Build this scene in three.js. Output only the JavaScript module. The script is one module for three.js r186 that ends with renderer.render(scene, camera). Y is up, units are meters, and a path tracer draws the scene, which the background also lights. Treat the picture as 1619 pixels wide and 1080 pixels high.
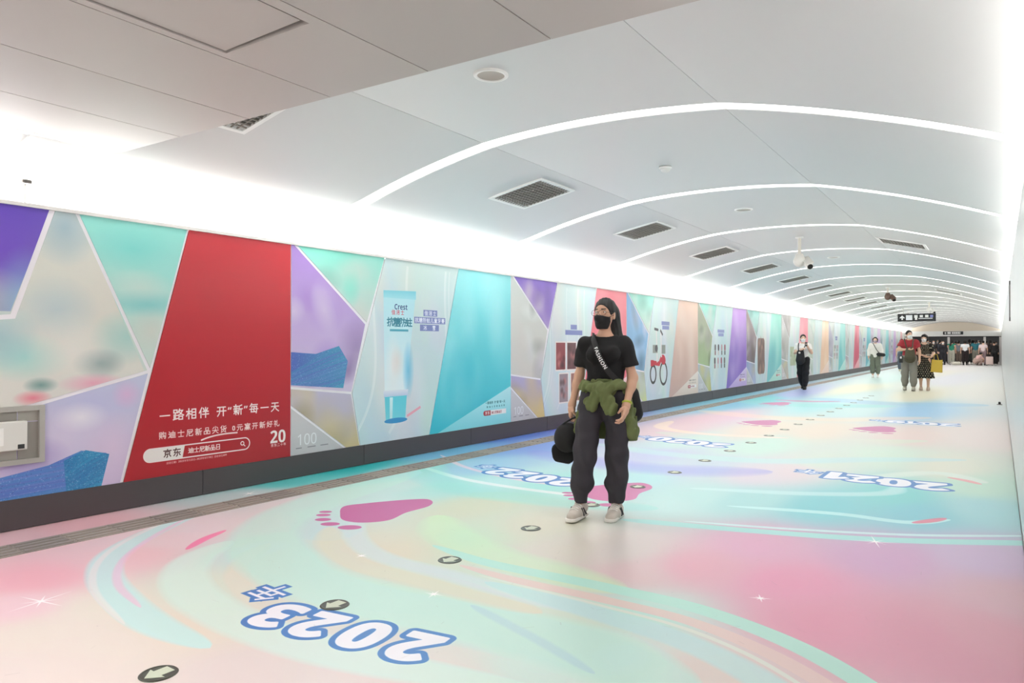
import * as THREE from 'three';
import { mergeGeometries, toCreasedNormals } from 'three/addons/utils/BufferGeometryUtils.js';
import { RoundedBoxGeometry } from 'three/addons/geometries/RoundedBoxGeometry.js';
import { RectAreaLightUniformsLib } from 'three/addons/lights/RectAreaLightUniformsLib.js';

// ---------------------------------------------------------------- camera, renderer, exposure, the corridor's lamps
// The corridor runs along -z. x is measured from the camera (the left wall stands at x = -5.62, the right wall at x = 0.12), y is up.
const scene = new THREE.Scene();
scene.background = new THREE.Color(0x000000);
const camera = new THREE.PerspectiveCamera(51.9, 1619 / 1080, 0.02, 200);
camera.position.set(0, 1.28, 0);
{ const yaw = THREE.MathUtils.degToRad(34.77), pitch = 0.0063;
  camera.lookAt(-Math.sin(yaw), 1.28 + Math.tan(pitch), -Math.cos(yaw)); }
const renderer = new THREE.WebGLRenderer({ antialias: true });
renderer.toneMapping = THREE.LinearToneMapping;
renderer.toneMappingExposure = 1.22;
renderer.shadowMap.enabled = true;
RectAreaLightUniformsLib.init();

const STRIP_POWER = 13, COVE_POWER = 52, HALL_POWER = 14;
const WARM = new THREE.Color().setRGB(1, 0.985, 0.95);
const STRIP_FIRST = 4.6, STRIP_STEP = 2.8, STRIP_COUNT = 19, WALL_L = -5.62, WALL_R = 0.12, NEAR_END = -4, FAR_END = 58;
const MURAL_TOP = 2.265, MURAL_BOTTOM = 0.215, RIGHT_TOP = 2.25;

// height of the vaulted ceiling at x
function vault(x) {
  const t = x + 2.72;
  if (t > 0) { if (t < 1.22) return 2.95 - 0.055 * t * t; const s = t - 1.22; return 2.868 - 0.215 * s - 0.06 * s * s; }
  const q = -t; if (q < 0.71) return 2.95 - 0.055 * q * q; const s = q - 0.71; return q < 2.12 ? 2.922 - 0.13 * s - 0.055 * s * s : 2.6294 - 0.215 * 0.4 * (1 - Math.exp(-(q - 2.12) / 0.4)) - 0.07 * (q - 2.12);
}
const vaultSlope = (x) => (vault(x + 0.02) - vault(x - 0.02)) / 0.04;

function rectLamp(name, width, height, position, along, towards, power) {   // along: direction of its width, towards: direction of its light
  const l = new THREE.RectAreaLight(WARM, power, width, height), X = new THREE.Vector3(...along).normalize(), Z = new THREE.Vector3(...towards).normalize().negate(), Yd = new THREE.Vector3().crossVectors(Z, X);
  l.name = name; l.position.set(...position); l.quaternion.setFromRotationMatrix(new THREE.Matrix4().makeBasis(X, Yd, Z)); scene.add(l);
  return l;
}
// luminous arches: three flat lamps follow each arch just below its diffuser
for (let k = 0; k < STRIP_COUNT; k++) {
  const z = -(STRIP_FIRST + STRIP_STEP * k);
  for (const [x0, x1] of [[-5.3, -3.75], [-3.6, -1.75], [-1.6, -0.25]]) {
    const y0 = vault(x0), y1 = vault(x1), mx = (x0 + x1) / 2, my = Math.min((y0 + y1) / 2, vault(mx)) - 0.03, nx = (y1 - y0) / (x1 - x0);
    rectLamp('arch_lamp', Math.hypot(x1 - x0, y1 - y0), 0.11, [mx, my, z], [1, nx, 0], [nx, -1, 0], STRIP_POWER);
  }
}
// cove lamps behind the top edge of both walls
for (let z = -NEAR_END - 0.2; z > -FAR_END; z -= 6.2) {
  const mid = z - 3.05;
  rectLamp('cove_lamp', 6.1, 0.09, [-5.745, 2.262, mid], [0, 0, 1], [0.7, 0.72, 0], COVE_POWER);
  rectLamp('cove_lamp', 6.1, 0.09, [0.245, 2.24, mid], [0, 0, 1], [-0.7, 0.72, 0], COVE_POWER * 0.48);
}
// flat lamps in the low ceiling behind the camera; they brighten the near floor
for (const z of [-0.1, 2.4]) rectLamp('soffit_lamp', 3.2, 0.2, [-2.75, 2.575, z], [1, 0, 0], [0, -1, 0], 19);
rectLamp('hall_lamp', 4, 1.5, [-2.7, 2.9, -63], [1, 0, 0], [0, -1, 0], HALL_POWER);

// ---------------------------------------------------------------- helpers
const NTH = ['first', 'second', 'third', 'fourth', 'fifth', 'sixth', 'seventh', 'eighth', 'ninth', 'tenth', 'eleventh', 'twelfth', 'thirteenth', 'fourteenth', 'fifteenth', 'sixteenth', 'seventeenth', 'eighteenth', 'nineteenth', 'twentieth', 'twenty-first', 'twenty-second'];
let seed = 7;
const rnd = (a = 0, b = 1) => { seed = (seed * 1664525 + 1013904223) >>> 0; return a + (b - a) * (seed / 4294967296); };
const names = new Map();
const numbered = (n) => { const i = names.get(n) ?? 0; names.set(n, i + 1); return i ? n + '_' + String(i).padStart(3, '0') : n; };
const shadow = (m) => { m.castShadow = true; m.receiveShadow = true; return m; };
function thing(name, label, category, [x, y, z] = [0, 0, 0], turn = 0, group) {
  const o = new THREE.Group(); o.name = numbered(name); o.position.set(x, y, z); o.rotation.y = turn;
  o.userData = { label, category }; if (group) o.userData.group = group;
  scene.add(o); return o;
}
function structure(name) { const o = new THREE.Group(); o.name = name; o.userData = { kind: 'structure' }; scene.add(o); return o; }
function part(name, geometry, material, parent, label) {
  const m = shadow(new THREE.Mesh(geometry, material)); m.name = name; if (label) m.userData.label = label;
  parent.add(m); return m;
}
const mat = (color, roughness = 0.6, more = {}) => new THREE.MeshStandardMaterial({ color, roughness, ...more });
const box = (x0, x1, y0, y1, z0, z1) => new THREE.BoxGeometry(x1 - x0, y1 - y0, z1 - z0).translate((x0 + x1) / 2, (y0 + y1) / 2, (z0 + z1) / 2);
const rbox = (w, h, d, r, x = 0, y = 0, z = 0) => new RoundedBoxGeometry(w, h, d, 2, r).translate(x, y, z);
function merge(list) { return mergeGeometries(list.map((g) => { const n = g.index ? g.toNonIndexed() : g; for (const k of Object.keys(n.attributes)) if (!['position', 'normal', 'uv'].includes(k)) n.deleteAttribute(k); return n; })); }
function tube(points, r, seg = 16, radial = 8) { return new THREE.TubeGeometry(new THREE.CatmullRomCurve3(points.map((p) => new THREE.Vector3(...p))), seg, r, radial); }
function canvas(w, h) { const c = document.createElement('canvas'); c.width = w; c.height = h; return c; }
function texture(c) { const t = new THREE.CanvasTexture(c); t.colorSpace = THREE.SRGBColorSpace; t.anisotropy = 8; return t; }
const rgb = (c, a = 1) => `rgba(${c[0]},${c[1]},${c[2]},${a})`;

// handwritten stroke data for the Chinese lettering, on a 16 x 16 field, x to the right and y down
const HAN = {
  一: '1 8 15 8', 二: '2.5 3 13.5 3/.5 13.5 15.5 13.5', 十: '.5 7 15.5 7/8 .5 8 15.5',
  路: '1 1 6 1 6 5 1 5 1 1/3.5 5 3.5 14/3.5 9 6.5 9/1.5 8 1.5 14/.5 15 7 13.5/10 0 7.5 5/9.5 2 14.5 2 11 7.5 7.5 9/9 3.5 12 7 16 9/9 10.5 14.5 10.5 14.5 15 9 15 9 10.5',
  相: '.5 4.5 7.5 4.5/4 .5 4 15.5/4 5 .5 11/4 6 7 9/9 1.5 15 1.5 15 15 9 15 9 1.5/9 6 15 6/9 10.5 15 10.5',
  伴: '4.5 .5 .5 8/3 5 3 15.5/7 1.5 8.5 5/14 1.5 12.5 5/6.5 6.5 15 6.5/5.5 10.5 15.5 10.5/10.7 .5 10.7 15.5',
  开: '1.5 2 14.5 2/.5 8 15.5 8/5 2 5 9 4 12 1.5 15.5/11 2 11 15.5',
  新: '4 0 4 1.5/.5 2.5 8 2.5/2.5 3.5 3 5.5/6 3.5 5.5 5.5/.5 6.5 8 6.5/1 9.5 7.5 9.5/4.3 6.5 4.3 15.5/2.5 11 1 14/6 11 7.5 13.5/14.5 1 10 2.5 10 8 9.5 12 8.5 15.5/10 7 15.8 7/13.3 7 13.3 15.5',
  每: '4 0 1 4.5/3.5 2 14.5 2/4 5 3 13.5 13 13.5 12.5 15.5/4 5 13.5 5 13 13.5/.5 9 15.5 9/8 6 9 8/7.5 10 8.5 12',
  天: '2 2 14 2/1 7.5 15 7.5/8 2 7.5 8 5 12.5 1 15.5/8 8 10.5 12.5 15 15.5',
  购: '1 1.5 6 1.5 6 10.5/1 1.5 1 10.5/3.5 4 3.5 9 1 15/4.5 11 6.5 14.5/9.5 .5 7.5 5.5/9 3 15 3 14.5 12.5 13.5 15 11.5 14/10.5 5.5 8.5 11 12.5 10.2/11.5 8 13 11.5',
  迪: '6 4 15 4 15 11.5 6 11.5 6 4/6 7.7 15 7.7/10.5 .5 10.5 11.5/1.5 1.5 3.5 4/.5 6.5 3.5 6.5 3.5 12/.5 14.5 3.5 12 6 14.5 16 14.5',
  士: '1 5.5 15 5.5/8 .5 8 14.5/2.5 14.5 13.5 14.5',
  尼: '2.5 1.5 14 1.5 14 5.5 2.5 5.5/2.5 1.5 2.5 9 .5 15.5/12.5 7.5 6 10.5/6 7 6 14 7 15 14.5 15 15 12',
  品: '4.5 1 11.5 1 11.5 6.5 4.5 6.5 4.5 1/.8 9 7 9 7 15 .8 15 .8 9/9 9 15.2 9 15.2 15 9 15 9 9',
  尖: '8 0 8 5.5/4.5 1.5 1.5 5/11.5 1.5 14.5 5/.5 9 15.5 9/8 6.5 7.5 9.5 5 13 1 15.5/8.5 9 11 13 15 15.5',
  货: '4.5 0 .5 4.5/3 2.5 3 7/14 1 8 3.5/8 .5 8 5.5 9 6.5 15 6.5 15 5/3 8.5 13 8.5 13 13/3 8.5 3 13/8 10 7.5 12.5 2 15.5/9.5 13 14 15.5',
  元: '2.5 2 13.5 2/.5 6.5 15.5 6.5/5.5 6.5 5 11 1 15.5/10 6.5 10 14 11 15 15 15 15.5 12',
  赢: '8 0 8 1.5/.5 2 15.5 2/2 2 2 4.5 15 4.5/3.5 6 12.5 6 12.5 8.5 3.5 8.5 3.5 6/1 10 5 10 5 15.5/1 10 1 15.5/1 12.5 5 12.5/6.5 10 10 10 10 13/6.5 10 6.5 13/8.2 11 6.5 15.5/9 13.5 10.5 15.5/11 10 14 10 14 14 15.8 15.5/11.5 10 11 15.5',
  好: '3.5 .5 1 9 6 14/.5 5 7 5 5 10 .5 15/8.5 2 15 2 12 5.5 12 14 11 15.2 9.5 14.5/7.5 8.5 16 8.5',
  礼: '3 .5 4 2/.8 3.5 6.5 3.5 1 10/3.8 7 3.8 15.5/4.5 8.5 6.5 10.5/9 .5 9 13 10 14.5 15 14.5 15.5 11.5',
  京: '8 0 8 2/.5 2.5 15.5 2.5/3.5 5 12.5 5 12.5 9 3.5 9 3.5 5/8 9 8 14.5 6.5 15.5/4 11 1.5 14/12 11 14.5 14',
  东: '1 2.5 15 2.5/6.5 0 3 8 15 8/9 5.5 9 14.5 7 15.5/5 10.5 2 14/12.5 10.5 15 13.5',
  日: '3 1 13 1 13 15 3 15 3 1/3 8 13 8', 月: '4 1 13 1 13 14 12 15.5/4 1 4 10 2 15.5/4 5.5 13 5.5/4 10 13 10',
  年: '4.5 0 1 5/3.5 2.5 14 2.5/4 6.5 13.5 6.5/4 6.5 4 10.5/.5 10.5 15.5 10.5/9 2.5 9 16',
  活: '1.5 1 3.5 3/.5 5.5 2.5 7.5/.8 15 3.5 9.5/13.5 .5 6 2.5/5 6 16 6/10.3 2 10.3 9.5/6.5 9.5 14 9.5 14 15 6.5 15 6.5 9.5',
  动: '.8 2 7 2/.3 6 7.5 6/3 6 1 12.5 6.5 12/5.5 9 7.5 13.5/8.5 4.5 15 4.5 14.5 13 13.5 15 11.5 14/11.3 .5 11 8 8 15.5',
  期: '.5 3 8 3/2 .5 2 11/6.5 .5 6.5 11/2 5.7 6.5 5.7/2 8.3 6.5 8.3/.3 11 8.3 11/2.5 12 .8 15/6 12 7.5 14.5/10 1.5 15 1.5 15 15 13.5 15/10 1.5 10 9 8.5 15.5/10 5.5 15 5.5/10 9.5 15 9.5',
  详: '1.5 1 3.5 3/.3 6 3 6 3 14 5.5 12/8 .5 9.3 3/13.5 .5 12 3/7 4 15.5 4/7.5 7.5 15 7.5/6 11 16 11/11.2 4 11.2 15.8',
  见: '3 1 13 1 13 10/3 1 3 10/8 4 7 10 1.5 15.5/9.5 10 9.5 14.5 15 14.5 15 12',
  佳: '4.5 .5 .5 8/3 5 3 15.5/6.5 3.5 15 3.5/10.8 .5 10.8 15/6 7.3 15.5 7.3/7 11 15 11/5.5 15 16 15',
  洁: '1.5 1 3.5 3/.5 5.5 2.5 7.5/.8 15 3.5 9.5/5.5 3 15.5 3/10.5 .5 10.5 7/6.5 7 14.5 7/7 9.5 14 9.5 14 15 7 15 7 9.5',
  抗: '0 4 5.5 4/3 .5 3 14.5 1.5 15/.3 10 5.5 8/10.5 0 11 2/6.5 3 15.5 3/9 6 9 10 6.5 15.5/9 6 13 6 13 14 15.5 14.5 15.8 12',
  糖: '3.5 .5 3.5 15.5/.3 6 6.5 6/.8 1.5 1.5 4/6 1.5 5 4/3.5 7 .5 12/3.5 7 6 10/11.5 0 11.5 1.5/7.5 2 16 2/7.5 2 7.5 9 6.5 15.5/9 4 14.5 4 14.5 8.5 9 8.5/8.5 6.2 15.8 6.2/11.7 3 11.7 10.5/9 11 14.5 11 14.5 15 9 15 9 11',
  防: '1 1 5 1 3.5 5 5 8 3.5 10/1 1 1 15.5/10.5 0 11 2/6.5 3.5 15.5 3.5/10 3.5 9.5 9 6 15.5/9.5 7.5 14 7.5 13.5 14 11.5 15',
  蛀: '.5 4 6 4 6 9 .5 9 .5 4/3.3 .5 3.3 14/.3 14.5 6.5 13/5.3 11.5 6.8 14.5/11 .3 12 2/8 4 15.5 4/11.7 4 11.7 14.5/8.5 9 15 9/7.5 14.5 16 14.5',
  儿: '5.5 1 5 9 1 15.5/10 1 10 13.5 11 15 15 15 15.5 11',
  童: '8 0 8 1.5/2 2 14 2/5 3 5.5 5/11 3 10.5 5/.5 5.5 15.5 5.5/3.5 7 12.5 7 12.5 11 3.5 11 3.5 7/3.5 9 12.5 9/8 7 8 15/2.5 13 13.5 13/.5 15.3 15.5 15.3',
  牙: '2 1.5 14 1.5/4 1.5 3 7.5 15.5 7.5/10 1.5 10 14.5 8 15.5/9.5 8 6 12 1 14.5',
  膏: '8 0 8 1.2/.8 2 15.2 2/4.5 3.5 11.5 3.5 11.5 5.5 4.5 5.5 4.5 3.5/1 9 1 7 15 7 15 9/4 9 12 9 12 15 11 15.7/4 9 4 15.7/4 11.2 12 11.2/4 13.3 12 13.3',
  冰: '1 2 3 4.5/.5 14 3.5 8.5/10.5 .5 10.5 14.5 9 15/5 5 9 5 5 13/14.5 3.5 11 7.5/11 6.5 15.5 13.5',
  雪: '2.5 1 13.5 1/1 5.5 1 3 15 3 15 5.5/8 1 8 8/4 5 6 5/10 5 12 5/4 7 6 7/10 7 12 7/3 9.5 13 9.5 13 15.3 3 15.3/3 12.4 13 12.4',
};
// lines of mixed lettering; x, y is the top left corner of the first letter, size its height, both in the canvas's current units
function han(ctx, ch, x, y, size, weight = 1.5) {
  if (!HAN[ch]) return;
  ctx.save(); ctx.translate(x, y); ctx.scale(size / 16, size / 16);
  ctx.lineWidth = weight; ctx.lineCap = 'square'; ctx.lineJoin = 'miter'; ctx.beginPath();
  for (const line of HAN[ch].split('/')) line.split(' ').map(Number).forEach((v, i, a) => { if (i % 2) i === 1 ? ctx.moveTo(a[0], v) : ctx.lineTo(a[i - 1], v); });
  ctx.stroke(); ctx.restore();
}
function latin(ctx, text, x, y, size, font = 'bold') {
  ctx.save(); ctx.translate(x, y); ctx.scale(size / 100, size / 100); ctx.font = font + ' 100px sans-serif'; ctx.fillText(text, 0, 88);
  const w = ctx.measureText(text).width * size / 100; ctx.restore(); return w;
}
function line(ctx, text, x, y, size, color, pitch = 1.1, weight = 1.5) {
  ctx.strokeStyle = color; ctx.fillStyle = color;
  for (const ch of text) {
    if (HAN[ch]) { han(ctx, ch, x, y, size, weight); x += size * pitch; }
    else if (ch === ' ') x += size * 0.45;
    else x += latin(ctx, ch, x, y, size) * 1.02;
  }
  return x;
}
function poly(ctx, pts) { ctx.beginPath(); pts.forEach(([x, y], i) => (i ? ctx.lineTo(x, y) : ctx.moveTo(x, y))); ctx.closePath(); }
function blob(ctx, x, y, rx, ry, color, alpha, turn = 0) {
  ctx.save(); ctx.translate(x, y); ctx.rotate(turn); ctx.scale(rx, ry);
  const g = ctx.createRadialGradient(0, 0, 0, 0, 0, 1); g.addColorStop(0, rgb(color, alpha)); g.addColorStop(0.5, rgb(color, alpha * 0.55)); g.addColorStop(1, rgb(color, 0));
  ctx.fillStyle = g; ctx.beginPath(); ctx.arc(0, 0, 1, 0, 7); ctx.fill(); ctx.restore();
}

// ---------------------------------------------------------------- the setting: floor
const M = {
  ceiling: mat(new THREE.Color().setRGB(0.66, 0.665, 0.655), 0.42), soffit: mat(new THREE.Color().setRGB(0.5, 0.455, 0.43), 0.5), white: mat(0xf1f1ee, 0.5), offwhite: mat(0xe3e2de, 0.6),
  dark: mat(0x1b1b1c, 0.7), skirting: mat(0x4d4648, 0.42), steel: mat(0xb9b5ae, 0.35, { metalness: 0.75 }), steelDark: mat(0x8d857c, 0.45, { metalness: 0.3 }), aluminium: mat(0xd8d4d2, 0.35, { metalness: 0.3 }),
  enamel: new THREE.MeshPhysicalMaterial({ color: 0xcfd2d2, roughness: 0.3, clearcoat: 0.2, clearcoatRoughness: 0.25 }),
  black: mat(0x121213, 0.5), glow: mat(0xffffff, 0.5, { emissive: WARM, emissiveIntensity: 2.2 }), coveGlow: mat(0xffffff, 0.5, { emissive: WARM, emissiveIntensity: 3 }),
};
// colours of the printed floor film, read at places in metres: [x, distance, red, green, blue]
const FLOOR_INK = [[-5.41,1.95,225,185,192],[-5.39,2.37,228,178,186],[-4.34,1.68,234,172,184],[-3.95,1.45,236,200,208],[-4.36,2.17,230,188,195],[-4.58,2.53,226,200,206],[-3.53,1.37,228,215,206],[-3.62,1.68,228,218,206],[-3.03,1.27,228,212,206],[-3.14,1.13,226,210,206],[-3.04,1.8,224,214,200],[-3.11,1.5,228,215,206],[-2.44,1.65,222,208,206],[-3.43,2.13,214,222,208],[-4.38,3.07,222,208,210],[-4.67,2.76,224,206,212],[-4.71,3.71,218,206,208],[-4.24,3.89,200,224,220],[-3.54,2.74,198,224,214],[-3.78,2.73,196,222,222],[-3.12,3.18,222,212,190],[-3.37,3.1,220,214,196],[-3.45,4.44,212,212,186],[-2.92,3.68,202,222,194],[-2.71,4.23,214,210,190],[-2.21,3.82,216,208,196],[-1.95,4.0,210,200,196],[-2.55,2.74,208,222,204],[-2.09,2.95,208,226,210],[-1.65,2.85,208,222,208],[-2.01,1.98,224,210,208],[-1.8,2.12,222,216,210],[-1.53,2.38,206,228,220],[-1.24,2.65,210,226,222],[-0.98,2.69,222,206,200],[-1.41,3.16,190,226,216],[-1.7,3.65,216,188,190],[-1.45,3.96,224,162,180],[-0.93,3.99,228,146,178],[-0.68,3.52,224,146,172],[-0.3,3.61,216,146,168],[-0.07,3.77,216,156,172],[-0.57,4.8,206,156,196],[-0.1,5.13,200,174,206],[-1.28,4.64,222,162,192],[0.05,4.33,212,170,182],[-1.16,6.03,112,200,208],[-0.52,6.22,118,196,210],[-0.12,6.62,155,208,214],[-1.73,5.92,160,214,214],[-2.12,5.8,180,222,220],[-2.25,5.41,188,224,222],[-0.71,6.78,112,204,204],[-0.19,7.62,190,222,204],[-2.86,6.13,176,222,226],[-2.62,7.15,194,208,224],[-1.97,7.15,216,204,216],[-3.34,7.68,192,198,228],[-3.42,5.56,158,222,214],[-3.85,5.45,186,224,222],[-4.15,4.88,176,222,214],[-4.53,4.61,198,224,218],[-4.86,7.57,120,152,218],[-4.46,5.96,160,198,222],[-5.82,8.23,84,122,208],[-5.89,9.75,124,110,208],[-5.48,6.43,110,176,212],[-5.56,5.1,40,180,182],[-5.48,4.24,90,196,196],[-5.28,3.7,190,205,208],[-5.07,5.35,150,200,206],[-4.11,10.15,224,198,205],[-4.19,12.4,226,192,205],[-4.7,17.08,100,202,204],[-4.86,15.22,120,190,218],[-4.49,19.95,164,174,220],[-3.17,16.4,160,218,222],[-1.33,15.87,140,190,224],[-2.35,15.16,192,222,222],[-3.0,10.92,232,216,198],[-2.21,11.47,228,214,198],[-1.03,11.38,226,204,198],[-0.22,11.94,226,212,208],[-1.09,9.24,204,226,210],[-0.44,8.66,220,220,204],[-2.53,9.19,198,228,214],[-3.44,8.92,196,224,222],[-1.61,8.33,208,222,210],[-1.75,7.52,224,206,212],[-3.56,22.97,228,226,200],[-3.57,30.15,198,224,220],[-1.59,31.53,214,214,222],[-2.91,18.82,202,224,222],[-2.4,47.75,226,220,220],[-0.43,23.39,222,220,214],[-1.75,20.96,226,220,196],[-2.44,38.52,222,218,206]];
function inkAt(x, d) {
  let r = 0, g = 0, b = 0, w = 0; const ld = Math.log(d + 1.2) * 3.4;
  for (const s of FLOOR_INK) {
    const dx = (x - s[0]) * 0.9, dd = ld - (s[5] ??= Math.log(s[1] + 1.2) * 3.4), q = 1 / ((dx * dx + dd * dd + 0.012) ** 1.9);
    r += s[2] * q; g += s[3] * q; b += s[4] * q; w += q;
  }
  return [r / w, g / w, b / w];
}
// printed brush bands: [points in metres, width, colour, opacity, softness]
const BANDS = [
  [[[-5.2, 3.3], [-4.75, 2.5], [-4.45, 2.13], [-4.1, 1.925], [-3.67, 1.8], [-3.2, 1.72], [-2.75, 1.72]], 0.16, [188, 230, 234], 0.8, 1],
  [[[-5.0, 2.95], [-4.6, 2.42], [-4.27, 2.1], [-3.9, 1.9], [-3.45, 1.79]], 0.035, [244, 190, 206], 0.6, 2],
  [[[-5.1, 2.95], [-4.68, 2.3], [-4.35, 2.0], [-3.9, 1.78], [-3.3, 1.64]], 0.03, [246, 226, 230], 0.6, 2],
  [[[-4.15, 2.75], [-4.0, 2.42], [-3.8, 2.22], [-3.5, 2.07], [-3.1, 1.98], [-2.6, 1.96], [-2.1, 2.02], [-1.4, 2.2]], 0.22, [204, 232, 222], 0.75, 1],
  [[[-3.9, 2.85], [-3.72, 2.55], [-3.45, 2.32], [-3.05, 2.2], [-2.5, 2.2]], 0.1, [226, 212, 192], 0.6, 2],
  [[[-4.9, 5.4], [-4.73, 4.3], [-4.4, 3.35], [-3.95, 2.85], [-3.4, 2.6], [-2.8, 2.5], [-2.1, 2.56], [-1.5, 2.62], [-0.9, 2.5]], 0.4, [196, 230, 224], 0.7, 1, 0.12],
  [[[-4.6, 4.6], [-4.3, 3.9], [-3.98, 3.42], [-3.6, 3.12]], 0.34, [196, 224, 222], 0.7, 2],
  [[[-3.9, 3.35], [-3.5, 3.05], [-3.0, 2.9], [-2.4, 2.88], [-1.8, 2.85]], 0.16, [224, 212, 188], 0.7, 2],
  [[[-3.9, 3.6], [-3.5, 3.24], [-3.1, 3.06], [-2.5, 3.02], [-1.7, 2.95]], 0.12, [206, 226, 222], 0.8, 2],
  [[[-3.5, 4.05], [-3.1, 3.7], [-2.6, 3.48], [-2.1, 3.4], [-1.6, 3.35]], 0.26, [198, 230, 194], 0.7, 2],
  [[[-3.0, 3.42], [-2.5, 3.33], [-1.75, 3.35], [-1.2, 3.33], [-0.72, 3.16], [-0.4, 2.93], [-0.1, 2.6]], 0.12, [180, 228, 214], 0.95, 0, 0.3],
  [[[-2.6, 3.2], [-2.2, 3.17], [-1.65, 3.18], [-1.2, 3.16], [-0.8, 3.02], [-0.5, 2.82], [-0.2, 2.5]], 0.09, [228, 200, 194], 0.85, 0],
  [[[-2.4, 3.12], [-1.7, 3.1], [-1.2, 3.07], [-0.85, 2.95], [-0.5, 2.72]], 0.03, [222, 226, 216], 0.9, 0],
  [[[-2.3, 3.05], [-1.6, 3.0], [-1.1, 2.92], [-0.7, 2.72], [-0.4, 2.4]], 0.14, [188, 226, 224], 0.75, 1],
  [[[-2.15, 2.74], [-1.9, 2.66], [-1.6, 2.56], [-1.3, 2.44]], 0.05, [156, 206, 238], 0.35, 2],
  [[[-2.3, 4.72], [-1.4, 4.95], [-0.62, 5.22], [0.3, 5.75]], 0.13, [164, 222, 218], 0.95, 0, 0.1],
  [[[-1.9, 4.93], [-1.2, 5.15], [-0.5, 5.45], [0.2, 5.9]], 0.05, [206, 238, 238], 0.8, 1],
  [[[-1.8, 5.6], [-1.0, 5.82], [-0.55, 5.83], [-0.3, 6.1]], 0.09, [198, 236, 236], 0.8, 1],
  [[[-2.3, 6.1], [-1.3, 6.5], [-0.8, 6.9], [-0.75, 7.3]], 0.12, [206, 234, 238], 0.7, 2],
  [[[-1.1, 7.5], [-0.5, 8.25], [-0.1, 7.9]], 0.16, [228, 236, 224], 0.7, 2],
  [[[-5.1, 5.6], [-4.2, 5.28], [-3.1, 5.25], [-2.5, 5.4]], 0.08, [238, 240, 236], 0.8, 1],
  [[[-5.4, 6.3], [-4.6, 5.8], [-3.7, 5.55], [-2.9, 5.6]], 0.06, [242, 206, 216], 0.75, 1],
  [[[-5.2, 5.9], [-4.5, 5.15], [-3.8, 4.9], [-2.9, 5.0], [-2.2, 5.2]], 0.3, [150, 220, 214], 0.6, 2],
  [[[-4.7, 7.2], [-3.8, 6.9], [-2.8, 6.9], [-1.9, 7.4]], 0.4, [120, 140, 222], 0.4, 3],
  [[[-4.4, 8.2], [-3.3, 7.9], [-2.2, 8.0], [-1.2, 8.8], [-0.3, 9.4]], 0.26, [188, 228, 220], 0.6, 2],
  [[[-4.2, 9.8], [-3.2, 9.7], [-2.1, 9.9], [-0.8, 11]], 0.4, [214, 230, 206], 0.55, 2],
  [[[-4.6, 11.4], [-4.35, 10.4], [-3.6, 10], [-2.4, 10.2]], 0.2, [242, 226, 204], 0.75, 1],
  [[[-4.9, 13.6], [-3.6, 13], [-2.4, 13.2], [-1.0, 14.6]], 0.5, [232, 212, 196], 0.55, 2],
  [[[-5, 16.5], [-3.5, 16], [-1.8, 17]], 0.7, [120, 206, 214], 0.55, 2],
  [[[-3.8, 18.4], [-2, 17.6], [-0.2, 18.4]], 0.8, [130, 184, 224], 0.5, 2],
];
const SOLE = [[-4.119, 3.643], [-4.3, 3.85], [-4.235, 4.02], [-4.13, 4.2], [-4.033, 4.333], [-3.932, 4.417], [-3.83, 4.372], [-3.749, 4.234], [-3.745, 3.967], [-3.69, 3.715], [-3.8, 3.56], [-3.957, 3.535]];
const TOES = [[-4.274, 3.634, 0.05, 0.035], [-4.206, 3.555, 0.055, 0.04], [-4.099, 3.462, 0.06, 0.045], [-3.955, 3.405, 0.07, 0.05], [-3.768, 3.42, 0.085, 0.06]];
function smooth(ctx, pts, closed) {
  const v = pts.map((p) => new THREE.Vector3(p[0], p[1], 0)), c = new THREE.CatmullRomCurve3(v, closed, 'centripetal').getPoints(pts.length * 10);
  ctx.beginPath(); c.forEach((p, i) => (i ? ctx.lineTo(p.x, p.y) : ctx.moveTo(p.x, p.y))); if (closed) ctx.closePath();
}
function footprint(ctx, x, d, flip, tone) {       // the first footprint carried to another place; flip mirrors it
  ctx.save(); ctx.translate(x, d); ctx.scale(flip, 1); ctx.translate(4.02, -3.95); ctx.fillStyle = tone;
  smooth(ctx, SOLE, true); ctx.fill();
  for (const [tx, td, a, b] of TOES) { ctx.beginPath(); ctx.ellipse(tx, td, a, b, 0.5, 0, 7); ctx.fill(); }
  ctx.restore();
}
// years read from the far end: each letter is [text, x, distance, height, turn]
const YEARS = [
  ['2', -2.05, 2.225, 0.26, 9], ['0', -2.315, 2.185, 0.26, 9], ['2', -2.575, 2.145, 0.26, 9], ['3', -2.825, 2.11, 0.26, 9], ['年', -3.12, 2.28, 0.19, -4],
  ['2', -3.36, 5.72, 0.34, 4], ['0', -3.64, 5.74, 0.34, 2], ['2', -3.92, 5.78, 0.34, 0], ['2', -4.18, 5.83, 0.34, -2], ['年', -4.47, 5.98, 0.2, -6],
  ['2', -0.52, 7.45, 0.38, 6], ['0', -0.82, 7.46, 0.38, 4], ['2', -1.1, 7.48, 0.38, 2], ['1', -1.33, 7.52, 0.38, 0], ['年', -1.6, 7.6, 0.22, -4],
  ['2', -3.0, 8.95, 0.38, 4], ['0', -3.28, 9.0, 0.38, 4], ['2', -3.56, 9.05, 0.38, 2], ['0', -3.84, 9.1, 0.38, 0], ['年', -4.1, 9.2, 0.2, -4],
  ['2', -0.7, 13.4, 0.4, 4], ['0', -0.98, 13.4, 0.4, 4], ['1', -1.22, 13.44, 0.4, 2], ['9', -1.45, 13.46, 0.4, 0], ['年', -1.72, 13.5, 0.22, -4],
];
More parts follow.
